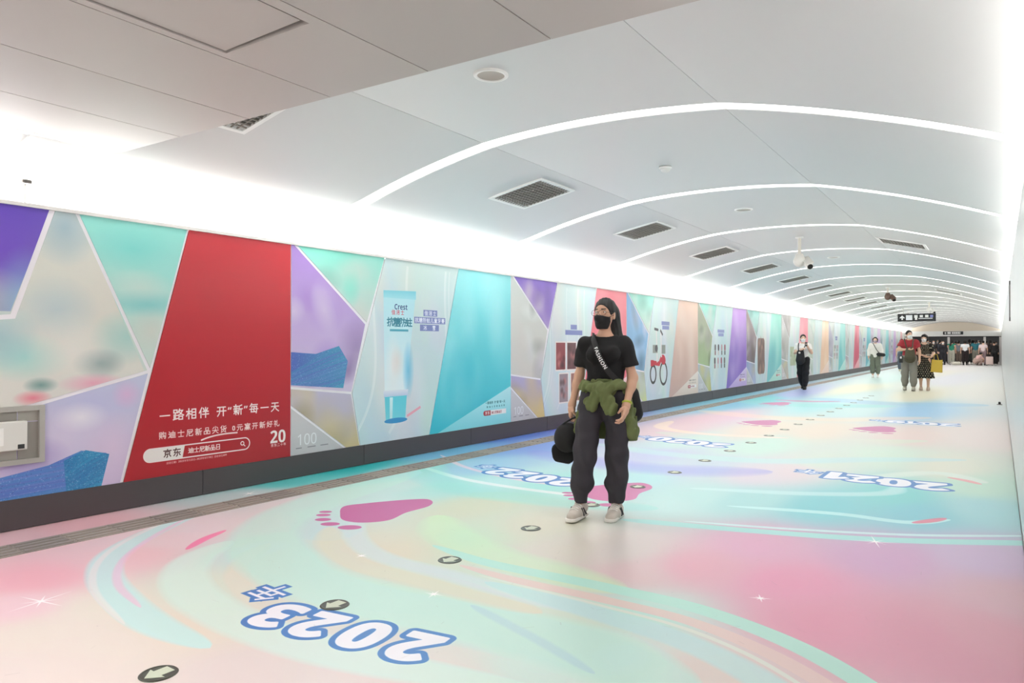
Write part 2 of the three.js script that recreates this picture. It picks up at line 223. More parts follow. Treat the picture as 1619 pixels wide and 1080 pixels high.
function spark(ctx, x, d, r, turn) {
  ctx.save(); ctx.translate(x, d); ctx.rotate(turn); ctx.fillStyle = 'rgba(255,250,250,0.9)';
  for (let i = 0; i < 4; i++) { ctx.rotate(Math.PI / 4); const q = i % 2 ? r : r * 0.55; poly(ctx, [[-q, 0], [0, 0.006], [q, 0], [0, -0.006]]); ctx.fill(); }
  ctx.restore();
}
function floorTexture(d0, d1, wpx, hpx) {
  const x0 = WALL_L, x1 = WALL_R, lw = 384, lh = 384, low = canvas(lw, lh), lc = low.getContext('2d'), im = lc.createImageData(lw, lh);
  for (let j = 0; j < lh; j++) for (let i = 0; i < lw; i++) {
    const c = inkAt(x0 + (x1 - x0) * (i + 0.5) / lw, Math.max(-0.9, d1 - (d1 - d0) * (j + 0.5) / lh)), o = (j * lw + i) * 4;
    im.data[o] = c[0]; im.data[o + 1] = c[1]; im.data[o + 2] = c[2]; im.data[o + 3] = 255;
  }
  lc.putImageData(im, 0, 0);
  const c = canvas(wpx, hpx), ctx = c.getContext('2d'); ctx.imageSmoothingEnabled = true; ctx.imageSmoothingQuality = 'high'; ctx.drawImage(low, 0, 0, wpx, hpx);
  const sx = wpx / (x1 - x0), sy = hpx / (d1 - d0); ctx.setTransform(sx, 0, 0, -sy, -x0 * sx, d1 * sy);
  ctx.lineCap = 'round'; ctx.lineJoin = 'round';
  const ribbon = (pts, w, col, a, soft, rise = 0.25) => {        // a brush band that swells from a thin start and thins out again
    const c = new THREE.CatmullRomCurve3(pts.map((q) => new THREE.Vector3(q[0], q[1], 0)), false, 'centripetal').getPoints(90), n = soft ? 12 : 1, alpha = 1 - Math.pow(1 - a, 1 / n);
    for (let k = 0; k < n; k++) {
      const wide = n === 1 ? 1 : 1 + soft * 0.3 - (k / (n - 1)) * soft * 0.42, L = [], R = [];
      c.forEach((q, i) => { const e = c[Math.min(i + 1, c.length - 1)], f = c[Math.max(i - 1, 0)], tx = e.x - f.x, ty = e.y - f.y, m = Math.hypot(tx, ty) || 1, t = i / (c.length - 1), sw = Math.min(1, t / rise, (1 - t) / rise), h = w / 2 * wide * Math.sqrt(Math.max(0, sw * (2 - sw))); L.push([q.x - ty / m * h, q.y + tx / m * h]); R.unshift([q.x + ty / m * h, q.y - tx / m * h]); });
      ctx.fillStyle = rgb(col, alpha); poly(ctx, [...L, ...R]); ctx.fill();
    }
  };
  for (const [pts, w, col, a, soft, rise] of BANDS) ribbon(pts, w, col, a, soft, rise);
  for (const [pts, w, col] of [[[[-4.2, 2.46], [-4.33, 2.66], [-4.42, 2.88]], 0.06, [238, 120, 164]], [[[-0.52, 5.82], [-0.42, 5.97], [-0.33, 6.13]], 0.07, [228, 110, 140]], [[[-0.42, 8.05], [-0.27, 7.95], [-0.14, 7.8]], 0.08, [232, 150, 160]], [[[-4.4, 17.3], [-3.7, 17.2], [-3.0, 17.6]], 0.35, [196, 130, 170]]]) ribbon(pts, w, col, 0.85, 1, 0.5);
  for (const [x, d, r, t] of [[-3.95, 1.55, 0.17, 0.2], [-0.67, 5.13, 0.16, 0.3], [-5.35, 3.71, 0.13, 0.5], [-3.2, 3.0, 0.05, 0], [-2.4, 2.75, 0.06, 0.2], [-1.0, 3.65, 0.06, 0.4]]) spark(ctx, x, d, r, t);
  footprint(ctx, -4.02, 3.95, 1, 'rgb(192,92,152)'); footprint(ctx, -2.84, 5.62, 1, 'rgb(192,92,152)');
  for (const [x, d] of [[-3.3, 12.05], [-1.6, 12.1], [-4.1, 16.2]]) footprint(ctx, x, d, 1, 'rgb(192,92,152)');
  for (const [ch, x, d, h, turn] of YEARS) {
    ctx.save(); ctx.translate(x, d); ctx.rotate(Math.PI + THREE.MathUtils.degToRad(turn)); ctx.scale(1, -1);
    for (const [w, col] of [[0.19, 'rgb(38,116,190)'], [0, 'rgb(240,238,246)']]) {
      if (HAN[ch]) { ctx.strokeStyle = col; han(ctx, ch, -h / 2, -h / 2, h, w ? 5.6 : 1.7); continue; }
      ctx.save(); ctx.scale(h / 72, h / 72); ctx.font = 'bold 100px sans-serif'; ctx.fillStyle = col; ctx.strokeStyle = col; ctx.lineJoin = 'round';
      const tw = ctx.measureText(ch).width; ctx.lineWidth = w ? 22 : 6; ctx.strokeText(ch, -tw / 2, 36); ctx.fillText(ch, -tw / 2, 36); ctx.restore();
    }
    ctx.restore();
  }
  // scuffs and dust in the film
  for (let k = 0; k < 260; k++) { ctx.fillStyle = `rgba(120,105,105,${rnd(0.05, 0.16)})`; const x = rnd(x0, x1), d = rnd(d0, d1), l = rnd(0.01, 0.06); ctx.save(); ctx.translate(x, d); ctx.rotate(rnd(0, 3)); ctx.fillRect(-l / 2, -0.002, l, 0.004); ctx.restore(); }
  return texture(c);
}
{
  const floor = structure('floor');
  part('subfloor', box(-6, 0.5, -0.2, -0.012, -70, 4.2), M.offwhite, floor);
  for (const [d0, d1, w, h] of [[NEAR_END, 0, 256, 256], [0, 5, 2048, 2048], [5, 12, 2048, 2048], [12, FAR_END, 1024, 2048]]) {
    const g = new THREE.BoxGeometry(WALL_R - WALL_L, 0.012, d1 - d0).translate((WALL_L + WALL_R) / 2, -0.006, -(d0 + d1) / 2);
    part('printed_film', g, new THREE.MeshPhysicalMaterial({ map: floorTexture(d0, d1, w, h), roughness: 0.42, clearcoat: 0.06, clearcoatRoughness: 0.2 }), floor);
  }
  part('hall_paving', box(-9, 4, -0.012, 0, -70, -FAR_END), mat(0xbdb6b0, 0.3), floor);
}
// ---------------------------------------------------------------- the setting: ceiling
function vaultPanel(x0, x1, len, n = 10, thick = 0.02) {
  const p = [], idx = [];
  for (let i = 0; i <= n; i++) { const x = x0 + (x1 - x0) * i / n, y = vault(x); for (const [dy, dz] of [[0, 0], [0, -len], [thick, 0], [thick, -len]]) p.push(x, y + dy, dz); }
  for (let i = 0; i < n; i++) { const a = i * 4, b = a + 4; idx.push(a, a + 1, b, b, a + 1, b + 1, a + 2, b + 2, a + 3, b + 2, b + 3, a + 3, a, b, a + 2, b, b + 2, a + 2, a + 1, a + 3, b + 1, b + 1, a + 3, b + 3); }
  idx.push(0, 2, 1, 1, 2, 3); const e = n * 4; idx.push(e, e + 1, e + 2, e + 1, e + 3, e + 2);
  const g = new THREE.BufferGeometry(); g.setAttribute('position', new THREE.Float32BufferAttribute(p, 3)); g.setIndex(idx); g.computeVertexNormals();
  return toCreasedNormals(g, 0.6);
}
{
  const ceiling = structure('ceiling'), gap = 0.075, seam = 0.0018, len = STRIP_STEP - gap * 2;
  part('slab', box(-6, 0.5, 3.02, 3.2, -FAR_END - 0.1, 4.2), M.offwhite, ceiling);
  const geos = [[-5.86, -3.43 - seam], [-3.43 + seam, -1.5 - seam], [-1.5 + seam, 0.36]].map(([a, b]) => vaultPanel(a, b, len, 14));
  const tones = [0, 0.012, -0.012].map((q) => { const m = M.ceiling.clone(); m.color.offsetHSL(0, 0, q); return m; });
  for (let k = -3; k < STRIP_COUNT; k++) geos.forEach((g, i) => { const z = -(STRIP_FIRST + STRIP_STEP * k + gap); part('vault_panel', g, tones[(i + k + 30) % 3], ceiling).position.z = z; });
  for (const d of [-1, 1.8]) part('joint_cover', vaultPanel(-5.86, 0.36, 0.15, 20).translate(0, 0.006, -(d - 0.075)), M.ceiling, ceiling);
  part('reveal', vaultPanel(-5.86, 0.36, FAR_END + 4, 20).translate(0, 0.022, 4), M.dark, ceiling);
  // the lower flat ceiling over the near end, made of long panels
  const edge = (x) => 2.40 + (x + 5.01) * 0.05, y = 2.6;
  const cuts = [-4.985, -4.91, -4.24, -3.58, -2.91, -2.25, -1.58, -0.92, -0.53];
  const sm = [0, 0.01, -0.01].map((q) => { const m = M.soffit.clone(); m.color.offsetHSL(0, 0, q); return m; });
  for (let i = 0; i + 1 < cuts.length; i++) {
    const a = cuts[i] + 0.003, b = cuts[i + 1] - 0.003, s = new THREE.Shape([[a, -NEAR_END], [b, -NEAR_END], [b, -edge(b)], [a, -edge(a)]].map((q) => new THREE.Vector2(...q)));
    if (i === 4) { const h = new THREE.Path([[-2.862, -1.86], [-2.315, -1.88], [-2.315, -1.0], [-2.862, -1.0]].map((q) => new THREE.Vector2(...q))); s.holes.push(h); }
    part('flat_panel', new THREE.ExtrudeGeometry(s, { depth: 0.03, bevelEnabled: false }).rotateX(Math.PI / 2).translate(0, y + 0.03, 0), sm[i % 3], ceiling);
  }
  part('access_hatch', box(-2.848, -2.329, y + 0.004, y + 0.025, -1.846, -1.014), sm[1], ceiling);
  part('hatch_void', box(-2.9, -2.28, y + 0.031, y + 0.04, -1.95, -0.95), M.black, ceiling);
  const fascia = new THREE.Shape([[-5.0, y + 0.03], [-0.55, y + 0.03], [-0.62, vault(-0.62) + 0.01], [-1.5, vault(-1.5) + 0.01], [-2.72, 2.955], [-3.9, vault(-3.9) + 0.01], [-4.95, y + 0.06]].map((q) => new THREE.Vector2(...q)));
  part('fascia', new THREE.ExtrudeGeometry(fascia, { depth: 0.02, bevelEnabled: false }).translate(0, 0, -2.36), M.ceiling, ceiling);
}
for (const [z, w] of [[-0.1, 'nearer the camera'], [2.4, 'farther behind the camera']]) { const t = thing('recessed_light', `flat light set in the low beige ceiling ${w}`, 'light', [-2.75, 2.5925, z]); part('diffuser', rbox(3.3, 0.012, 0.26, 0.004), M.glow, t); }
// luminous arches in the gaps between the vault bays
for (let k = 0; k < STRIP_COUNT; k++) {
  const ord = NTH[k];
  const t = thing('arch_light', `white luminous strip arching across the ceiling, ${ord} counted from the flat beige ceiling`, 'light', [0, 0, -(STRIP_FIRST + STRIP_STEP * k)], 0, 'luminous arches of the ceiling');
  part('diffuser', vaultPanel(-5.82, 0.3, 0.13, 24, 0.012).translate(0, 0.004, 0.065), M.glow, t);
}
// ---------------------------------------------------------------- the setting: walls
{
  const left = structure('wall_left');
  part('wall_core', box(-6, -5.86, 0, 3.02, -FAR_END, 4), M.white, left);
  part('poster_board', box(-5.66, -5.632, 0.02, MURAL_TOP - 0.012, -FAR_END, 4), M.white, left);
  part('cove_shelf', box(-5.86, -5.66, 2.13, 2.15, -FAR_END, 4), M.white, left);
  const base = structure('baseboard_left');
  for (let d = NEAR_END; d < FAR_END; d += 1.86) { const e = Math.min(FAR_END, d + 1.854); part('skirting_panel', box(-5.632, -5.612, 0.004, MURAL_BOTTOM, -e, -d), M.skirting, base); }
  const trim = structure('trim_1'); part('edge_profile', box(-5.635, -5.606, MURAL_TOP - 0.006, MURAL_TOP + 0.02, -FAR_END, 4), M.aluminium, trim);
  const right = structure('wall_right');
  part('wall_core', box(0.36, 0.5, 0, 3.02, -FAR_END, 4), M.white, right);
  part('panel_backing', box(0.14, 0.16, 0, RIGHT_TOP - 0.01, -FAR_END, 4), M.dark, right);
  part('cove_shelf', box(0.16, 0.36, 2.11, 2.13, -FAR_END, 4), M.white, right);
  for (let d = NEAR_END; d < FAR_END; d += 1.2) for (const [y0, y1] of [[0.06, RIGHT_TOP]]) part('enamel_panel', box(WALL_R, 0.14, y0, y1, -Math.min(FAR_END, d + 1.194), -d), M.enamel, right);
  part('base_channel', box(WALL_R + 0.008, 0.14, 0, 0.054, -FAR_END, 4), M.steelDark, right);
  const back = structure('wall_back'); part('wall_core', box(-6, 0.5, 0, 3.1, 4, 4.2), M.white, back);
  for (const [name, x, y, side] of [['left', -5.745, 2.2, 'picture wall'], ['right', 0.245, 2.18, 'glossy panel wall']]) {
    const t = thing('cove_light', `continuous cove light behind the top edge of the ${side}`, 'light', [x, y, 0]);
    part('housing', box(-0.06, 0.06, -0.05, 0.012, -FAR_END + 0.05, 3.95), M.white, t);
    part('tube', box(-0.045, 0.045, 0.012, 0.045, -FAR_END + 0.06, 3.9), M.coveGlow, t);
  }
  // far end: lunette, lintel and posts around the opening to the hall
  const end = structure('wall_end'), pts = [];
  for (let i = 0; i <= 24; i++) { const x = -5.86 + 6.22 * i / 24; pts.push(new THREE.Vector2(x, vault(x) + 0.03)); }
  const lun = new THREE.Shape([new THREE.Vector2(-5.86, 2.3), ...pts, new THREE.Vector2(0.36, 2.3)]);
  part('lunette', new THREE.ExtrudeGeometry(lun, { depth: 0.06, bevelEnabled: false }).translate(0, 0, -FAR_END - 0.06), mat(0xe4d8c6, 0.6), end);
  part('lintel', box(-5.86, 0.36, 1.95, 2.32, -FAR_END - 0.14, -FAR_END + 0.08), M.white, end);
  part('lintel_edge', box(-5.86, 0.36, 1.9, 1.95, -FAR_END - 0.14, -FAR_END + 0.04), M.dark, end);
  for (const x of [-5.2, -2.92, -0.82]) part('post', box(x - 0.07, x + 0.07, 0, 1.9, -FAR_END - 0.1, -FAR_END + 0.03), M.aluminium, end);
  part('jamb', box(0.0, 0.36, 0, 1.95, -FAR_END - 0.14, -FAR_END + 0.03), M.aluminium, end); part('jamb', box(-5.86, -5.5, 0, 1.95, -FAR_END - 0.14, -FAR_END + 0.03), M.aluminium, end);
  const hall = structure('wall_hall');
  part('hall_back', box(-9, 4, 0, 3.1, -70, -69.8), mat(0x4b4d50, 0.5), hall); part('hall_side', box(-9, -8.8, 0, 3.1, -70, -FAR_END), mat(0x77767a, 0.5), hall); part('hall_side', box(3.8, 4, 0, 3.1, -70, -FAR_END), mat(0x77767a, 0.5), hall);
  part('hall_roof', box(-9, 4, 3, 3.2, -70, -FAR_END - 0.1), mat(0x8d8d8d, 0.6), hall);
  part('hall_front', box(-9, -5.86, 0, 3.1, -FAR_END - 0.14, -FAR_END - 0.1), M.white, hall); part('hall_front', box(0.36, 4, 0, 3.1, -FAR_END - 0.14, -FAR_END - 0.1), M.white, hall);
  const lamp = thing('hall_ceiling_light', 'flat ceiling light in the dim hall behind the crowd', 'light', [-2.7, 2.94, -63]);
  part('diffuser', rbox(4, 0.04, 1.5, 0.01), M.glow, lamp);
}

// ---------------------------------------------------------------- printed pictures along the left wall
// every print is drawn in metres: x along the wall from the sheet's start, y down from the top edge
const PRINT_H = MURAL_TOP - MURAL_BOTTOM, Y = (h) => MURAL_TOP - h;
function sheet(width, pxPerM, draw) {
  const c = canvas(Math.round(width * pxPerM), Math.round(PRINT_H * pxPerM)), ctx = c.getContext('2d');
  ctx.scale(c.width / width, c.height / PRINT_H); draw(ctx);
  const t = texture(c);
  return { width, material: new THREE.MeshPhysicalMaterial({ map: t, roughness: 0.34, clearcoat: 0.15, clearcoatRoughness: 0.2 }) };
}
function cut(name, pts, s, parent, depth = 0.006, label) {      // a piece of the print with its own edges
  const g = new THREE.ExtrudeGeometry(new THREE.Shape(pts.map((p) => new THREE.Vector2(...p))), { depth, bevelEnabled: false }), uv = g.attributes.uv, p = g.attributes.position;
  for (let i = 0; i < uv.count; i++) uv.setXY(i, p.getX(i) / s.width, (p.getY(i) - MURAL_BOTTOM) / PRINT_H);
  return part(name, g, s.material, parent, label);
}
const plain = (color, r = 0.5) => ({ width: 1, material: mat(color, r) });
const WHITE_EDGE = plain(0xf2eef4);
function posterThing(label, d, group) { return thing('wall_poster', label, 'poster', [-5.631, 0, -d], Math.PI / 2, group); }
function fit(ctx, text, x0, x1, y, size, color, weight) {
  const unit = (ch) => (HAN[ch] ? 1 : ch === ' ' ? 0.45 : /[“”:.\-]/.test(ch) ? 0.42 : 0.62), sum = [...text].reduce((a, ch) => a + unit(ch), 0), u = (x1 - x0) / sum;
  ctx.fillStyle = color; ctx.strokeStyle = color; let x = x0;
  for (const ch of text) { const w = unit(ch) * u; if (HAN[ch]) han(ctx, ch, x + (w - size) / 2, y, size, weight); else if (ch !== ' ') latin(ctx, ch, x + (w - size * 0.5) / 2, y, size); x += w; }
}
function wash(ctx, pts, c0, c1, vertical = true) {
  const xs = pts.map((p) => p[0]), ys = pts.map((p) => p[1]), g = vertical ? ctx.createLinearGradient(0, Math.min(...ys), 0, Math.max(...ys)) : ctx.createLinearGradient(Math.min(...xs), 0, Math.max(...xs), 0);
  g.addColorStop(0, rgb(c0)); g.addColorStop(1, rgb(c1)); ctx.fillStyle = g; poly(ctx, pts); ctx.fill();
}
// a sweep of glittering fabric-like texture
function glitter(ctx, pts, cols, n) {
  ctx.save(); poly(ctx, pts); ctx.clip(); const xs = pts.map((p) => p[0]), ys = pts.map((p) => p[1]), x0 = Math.min(...xs), x1 = Math.max(...xs), y0 = Math.min(...ys), y1 = Math.max(...ys);
  wash(ctx, pts, cols[0], cols[1], false);
  for (let i = 0; i < 26; i++) { const t = i / 26; ctx.strokeStyle = rgb(cols[i % cols.length], 0.35); ctx.lineWidth = rnd(0.01, 0.05); ctx.beginPath(); ctx.moveTo(x0, y1 - (y1 - y0) * t * 0.4); ctx.quadraticCurveTo((x0 + x1) / 2, y1 - (y1 - y0) * t * 0.8, x1, y0 + (y1 - y0) * (1 - t) * 0.8); ctx.stroke(); }
  for (let i = 0; i < n; i++) { ctx.fillStyle = rgb(rnd() < 0.5 ? [235, 240, 255] : [40, 50, 120], rnd(0.15, 0.5)); const r = rnd(0.002, 0.006); ctx.fillRect(rnd(x0, x1), rnd(y0, y1), r, r); }
  ctx.restore();
}
function shardFill(ctx, pts, c0, c1, blobs) {
  const q = pts.map(([x, h]) => [x, Y(h)]); ctx.save(); poly(ctx, q); ctx.clip(); wash(ctx, q, c0, c1);
  for (const [x, h, rx, ry, col, a, t] of blobs) blob(ctx, x, Y(h), rx, ry, col, a, t || 0);
  ctx.restore();
}
function iridescent(ctx, x0, x1, h0, h1, n) {
  const cols = [[214, 228, 230], [196, 226, 222], [226, 216, 232], [206, 232, 214], [232, 226, 214], [190, 214, 232], [240, 236, 240]];
  for (let i = 0; i < n; i++) blob(ctx, rnd(x0, x1), Y(rnd(h0, h1)), rnd(0.12, 0.35), rnd(0.4, 0.9), cols[i % cols.length], rnd(0.3, 0.6), rnd(-0.5, 0.1));
  for (let i = 0; i < 5; i++) { const a = rnd(x0, x1); ctx.strokeStyle = rgb([252, 250, 252], 0.3); ctx.lineWidth = rnd(0.01, 0.04); ctx.beginPath(); ctx.moveTo(a, Y(h1)); ctx.bezierCurveTo(a - 0.1, Y(1.5), a + 0.25, Y(0.9), a - 0.3, Y(h0)); ctx.stroke(); }
}
function searchBar(ctx, x, h, w, t, split) {
  ctx.save(); ctx.translate(x, Y(h)); ctx.lineWidth = t * 0.1; ctx.strokeStyle = '#f4e8e6'; ctx.beginPath(); ctx.roundRect(0, 0, w, t, t / 2); ctx.stroke();
  ctx.fillStyle = '#ece6e2'; ctx.beginPath(); ctx.moveTo(t / 2, 0); ctx.lineTo(split, 0); ctx.lineTo(split - t * 0.2, t); ctx.lineTo(t / 2, t); ctx.arc(t / 2, t / 2, t / 2, Math.PI / 2, Math.PI * 1.5); ctx.fill();
  ctx.restore();
}
// --- the large collage beside the service cabinet, and the red sheet
{
  const W = 4.0, X0 = 0.35, s = sheet(W, 512, (ctx) => {     // sheet runs from d = 0.35 to 4.35
    const A = {};
    ctx.fillStyle = '#f2eef4'; ctx.fillRect(0, 0, W, PRINT_H);
    shardFill(ctx, [[0, 2.3], [1.95, 2.3], [1.7, 1.4], [0, 1.3]], [88, 56, 176], [150, 160, 200], [[1.6, 1.95, 0.5, 0.35, [104, 58, 190], 0.8], [1.45, 1.6, 0.4, 0.25, [214, 205, 190], 0.7], [1.75, 1.6, 0.2, 0.4, [130, 200, 220], 0.6], [0.9, 1.8, 0.6, 0.5, [170, 60, 60], 0.35]]);
    shardFill(ctx, [[0, 1.5], [1.66, 1.52], [1.92, 2.3], [2.08, 2.3], [2.65, 1.05], [0, 0.4]], [214, 216, 206], [226, 222, 216], [[2.0, 2.15, 0.25, 0.3, [136, 170, 190], 0.7], [2.3, 1.7, 0.35, 0.4, [222, 216, 206], 0.8], [2.45, 1.35, 0.28, 0.22, [150, 205, 200], 0.7], [2.25, 1.15, 0.2, 0.12, [70, 110, 120], 0.5], [1.95, 1.55, 0.3, 0.25, [160, 190, 205], 0.5], [1.75, 1.2, 0.3, 0.18, [150, 215, 210], 0.7], [1.85, 1.0, 0.12, 0.06, [50, 110, 110], 0.6], [1.8, 0.91, 0.13, 0.06, [228, 110, 130], 0.8], [2.2, 1.0, 0.25, 0.08, [236, 130, 170], 0.6], [1.6, 1.35, 0.25, 0.25, [120, 180, 200], 0.5], [2.05, 1.25, 0.3, 0.3, [236, 232, 226], 0.6]]);
    shardFill(ctx, [[2.08, 2.3], [2.98, 2.3], [2.62, 1.0]], [140, 222, 212], [214, 218, 212], [[2.5, 2.05, 0.4, 0.2, [118, 214, 208], 0.8], [2.8, 1.9, 0.25, 0.2, [150, 220, 214], 0.7], [2.6, 1.62, 0.35, 0.12, [98, 190, 196], 0.6], [2.65, 1.4, 0.25, 0.2, [214, 212, 204], 0.8], [2.55, 1.75, 0.3, 0.15, [210, 222, 214], 0.6]]);
    shardFill(ctx, [[0, 0.35], [1.85, 0.86], [2.62, 1.06], [2.45, 0.2], [0, 0.2]], [196, 200, 226], [206, 190, 222], [[2.2, 0.85, 0.35, 0.2, [190, 190, 228], 0.8], [2.0, 0.62, 0.3, 0.25, [214, 204, 230], 0.9], [2.35, 0.5, 0.25, 0.3, [222, 200, 226], 0.8], [1.75, 0.5, 0.3, 0.15, [120, 100, 180], 0.5], [2.45, 0.9, 0.12, 0.12, [228, 180, 220], 0.7], [2.12, 0.75, 0.2, 0.12, [240, 236, 244], 0.8]]);
    glitter(ctx, [[0, Y(0.2)], [0, Y(0.34)], [1.5, Y(0.36)], [1.9, Y(0.42)], [2.12, Y(0.5)], [2.3, Y(0.46)], [2.2, Y(0.2)]], [[58, 100, 190], [84, 140, 200], [110, 100, 190], [130, 150, 215]], 2600);
    glitter(ctx, [[2.02, Y(0.2)], [2.0, Y(0.44)], [2.15, Y(0.5)], [2.32, Y(0.45)], [2.26, Y(0.2)]], [[40, 120, 180], [60, 160, 200], [50, 100, 170]], 900);
    // red sheet
    const red = [[2.96, Y(2.265)], [4.0, Y(2.265)], [4.0, Y(0.215)], [2.42, Y(0.215)]];
    wash(ctx, red, [200, 30, 46], [172, 20, 34]);
    fit(ctx, '一路相伴 开“新”每一天', 2.7, 3.88, Y(0.752), 0.09, '#f7ebe8', 1.9);
    fit(ctx, '购迪士尼新品尖货 0元赢开新好礼', 2.7, 3.88, Y(0.577), 0.06, '#f5dcd9', 1.9);
    ctx.strokeStyle = '#f5dcd9'; ctx.lineCap = 'round'; ctx.lineWidth = 0.014; ctx.beginPath(); ctx.moveTo(3.08, Y(0.472)); ctx.quadraticCurveTo(3.2, Y(0.512), 3.42, Y(0.502)); ctx.stroke(); ctx.lineCap = 'butt';
    searchBar(ctx, 2.585, 0.447, 0.965, 0.105, 0.345);
    ctx.fillStyle = '#5a2a26'; fit(ctx, '京东', 2.74, 2.9, Y(0.428), 0.066, '#4a2320', 2);
    fit(ctx, '迪士尼新品日', 2.96, 3.26, Y(0.42), 0.048, '#f7ebe8', 2);
    ctx.strokeStyle = '#f7ebe8'; ctx.lineWidth = 0.008; ctx.beginPath(); ctx.arc(3.475, Y(0.4), 0.016, 0, 7); ctx.moveTo(3.487, Y(0.388)); ctx.lineTo(3.505, Y(0.37)); ctx.stroke();
    fit(ctx, '活动日期: 2023年5月22日-2023年6月18日 活动详见APP', 2.77, 3.32, Y(0.325), 0.019, '#f0c8c4', 1.8);
    ctx.fillStyle = '#f7ebe8'; latin(ctx, '20', 3.765, Y(0.508), 0.165); fit(ctx, '京东二十年', 3.775, 3.95, Y(0.356), 0.028, '#f5dcd9', 2);
  });
  const a = posterThing('wide collage poster of purple, pale and teal shards around the grey service cabinet', X0);
  cut('backing', [[0, MURAL_BOTTOM], [0, MURAL_TOP], [2.96, MURAL_TOP], [2.42, MURAL_BOTTOM]], WHITE_EDGE, a, 0.005);
  const o = a; const at = (pts, l) => { const m = cut('shard', pts, s, o, 0.005, l); m.position.z = 0.005; };
  at([[0, 1.32], [0, MURAL_TOP], [1.9, MURAL_TOP], [1.66, 1.5]], 'purple shard'); at([[1.94, MURAL_TOP], [2.07, MURAL_TOP], [2.61, 1.085], [1.85, 0.885], [0, 0.42], [0, 1.28], [1.69, 1.47]], 'pale shard');
  at([[2.1, MURAL_TOP], [2.945, MURAL_TOP], [2.635, 1.1]], 'teal shard'); at([[0, MURAL_BOTTOM], [0, 0.39], [1.86, 0.86], [2.615, 1.06], [2.4, MURAL_BOTTOM]], 'lilac shard with glittering blue sweep');
  const r = posterThing('bright red poster with white Chinese slogan and search bar', X0);
  cut('red_print', [[2.965, MURAL_TOP], [3.998, MURAL_TOP], [3.998, MURAL_BOTTOM], [2.43, MURAL_BOTTOM]], s, r, 0.009);
}
// --- repeated sets of three sheets: collage, product, tall colour field
const SET_START = 4.352, SET_W = 3.72;
const SH = { left: [[0.004, 0.885], [0.004, 2.265], [0.03, 2.265], [0.965, 1.512], [0.77, 0.795]], upper: [[0.075, 2.262], [1.255, 2.262], [0.99, 1.535]], low: [[0.004, 0.862], [0.765, 0.772], [0.885, 0.217], [0.7, 0.217], [0.004, 0.705]], corner: [[0.004, 0.217], [0.004, 0.675], [0.665, 0.217]] };
const PRODUCT = [[1.272, 2.265], [2.555, 2.265], [2.0, MURAL_BOTTOM], [0.902, MURAL_BOTTOM], [0.785, 0.785]];
const FIELD_SHEET = [[2.568, 2.265], [3.716, 2.265], [3.716, MURAL_BOTTOM], [2.013, MURAL_BOTTOM]];
const TRI = [[2.16, MURAL_BOTTOM], [3.716, MURAL_BOTTOM], [3.716, 0.72]];
function badge(ctx, x, h, rows) {
  rows.forEach(([text, w, dx], i) => { ctx.fillStyle = '#7b86bd'; ctx.fillRect(x + dx, Y(h - i * 0.088), w, 0.076); if (text) fit(ctx, text, x + dx + 0.012, x + dx + w - 0.012, Y(h - i * 0.088) + 0.01, Math.min(0.056, (w - 0.02) / text.length), '#eef0fa', 1.9); });
}
function drawTube(ctx) {     // toothpaste tube standing on its cap
  const x = 1.24; ctx.save(); ctx.translate(x, 0);
  wash(ctx, [[0, Y(1.9)], [0.53, Y(1.92)], [0.36, Y(0.72)], [0.02, Y(0.72)]], [176, 226, 236], [236, 244, 248]);
  wash(ctx, [[0, Y(1.9)], [0.53, Y(1.92)], [0.53, Y(1.82)], [0, Y(1.82)]], [120, 206, 222], [160, 222, 232]);
  blob(ctx, 0.4, Y(1.0), 0.1, 0.35, [92, 186, 222], 0.8); blob(ctx, 0.15, Y(1.05), 0.14, 0.4, [240, 240, 240], 0.8); blob(ctx, 0.22, Y(1.1), 0.12, 0.2, [240, 206, 196], 0.4);
  wash(ctx, [[0.0, Y(0.78)], [0.4, Y(0.78)], [0.39, Y(0.7)], [0.01, Y(0.7)]], [226, 230, 240], [190, 206, 232]);
  wash(ctx, [[0.02, Y(0.71)], [0.375, Y(0.71)], [0.35, Y(0.42)], [0.04, Y(0.42)]], [96, 206, 222], [120, 214, 228]);
  wash(ctx, [[0.1, Y(0.7)], [0.15, Y(0.7)], [0.14, Y(0.45)], [0.1, Y(0.45)]], [210, 240, 244], [200, 236, 240]);
  ctx.fillStyle = '#2f8fc8'; ctx.beginPath(); ctx.ellipse(0.2, Y(0.435), 0.185, 0.03, 0, 0, 7); ctx.fill();
  ctx.fillStyle = '#28407e'; latin(ctx, 'Crest', 0.17, Y(1.77), 0.085); fit(ctx, '佳洁士', 0.12, 0.34, Y(1.69), 0.055, '#d0506a', 1.9);
  fit(ctx, '抗糖防蛀', 0.06, 0.46, Y(1.6), 0.1, '#2a7f96', 2.2); ctx.fillStyle = '#4fa6bd'; ctx.fillRect(0.1, Y(1.47), 0.3, 0.025);
  ctx.restore();
}
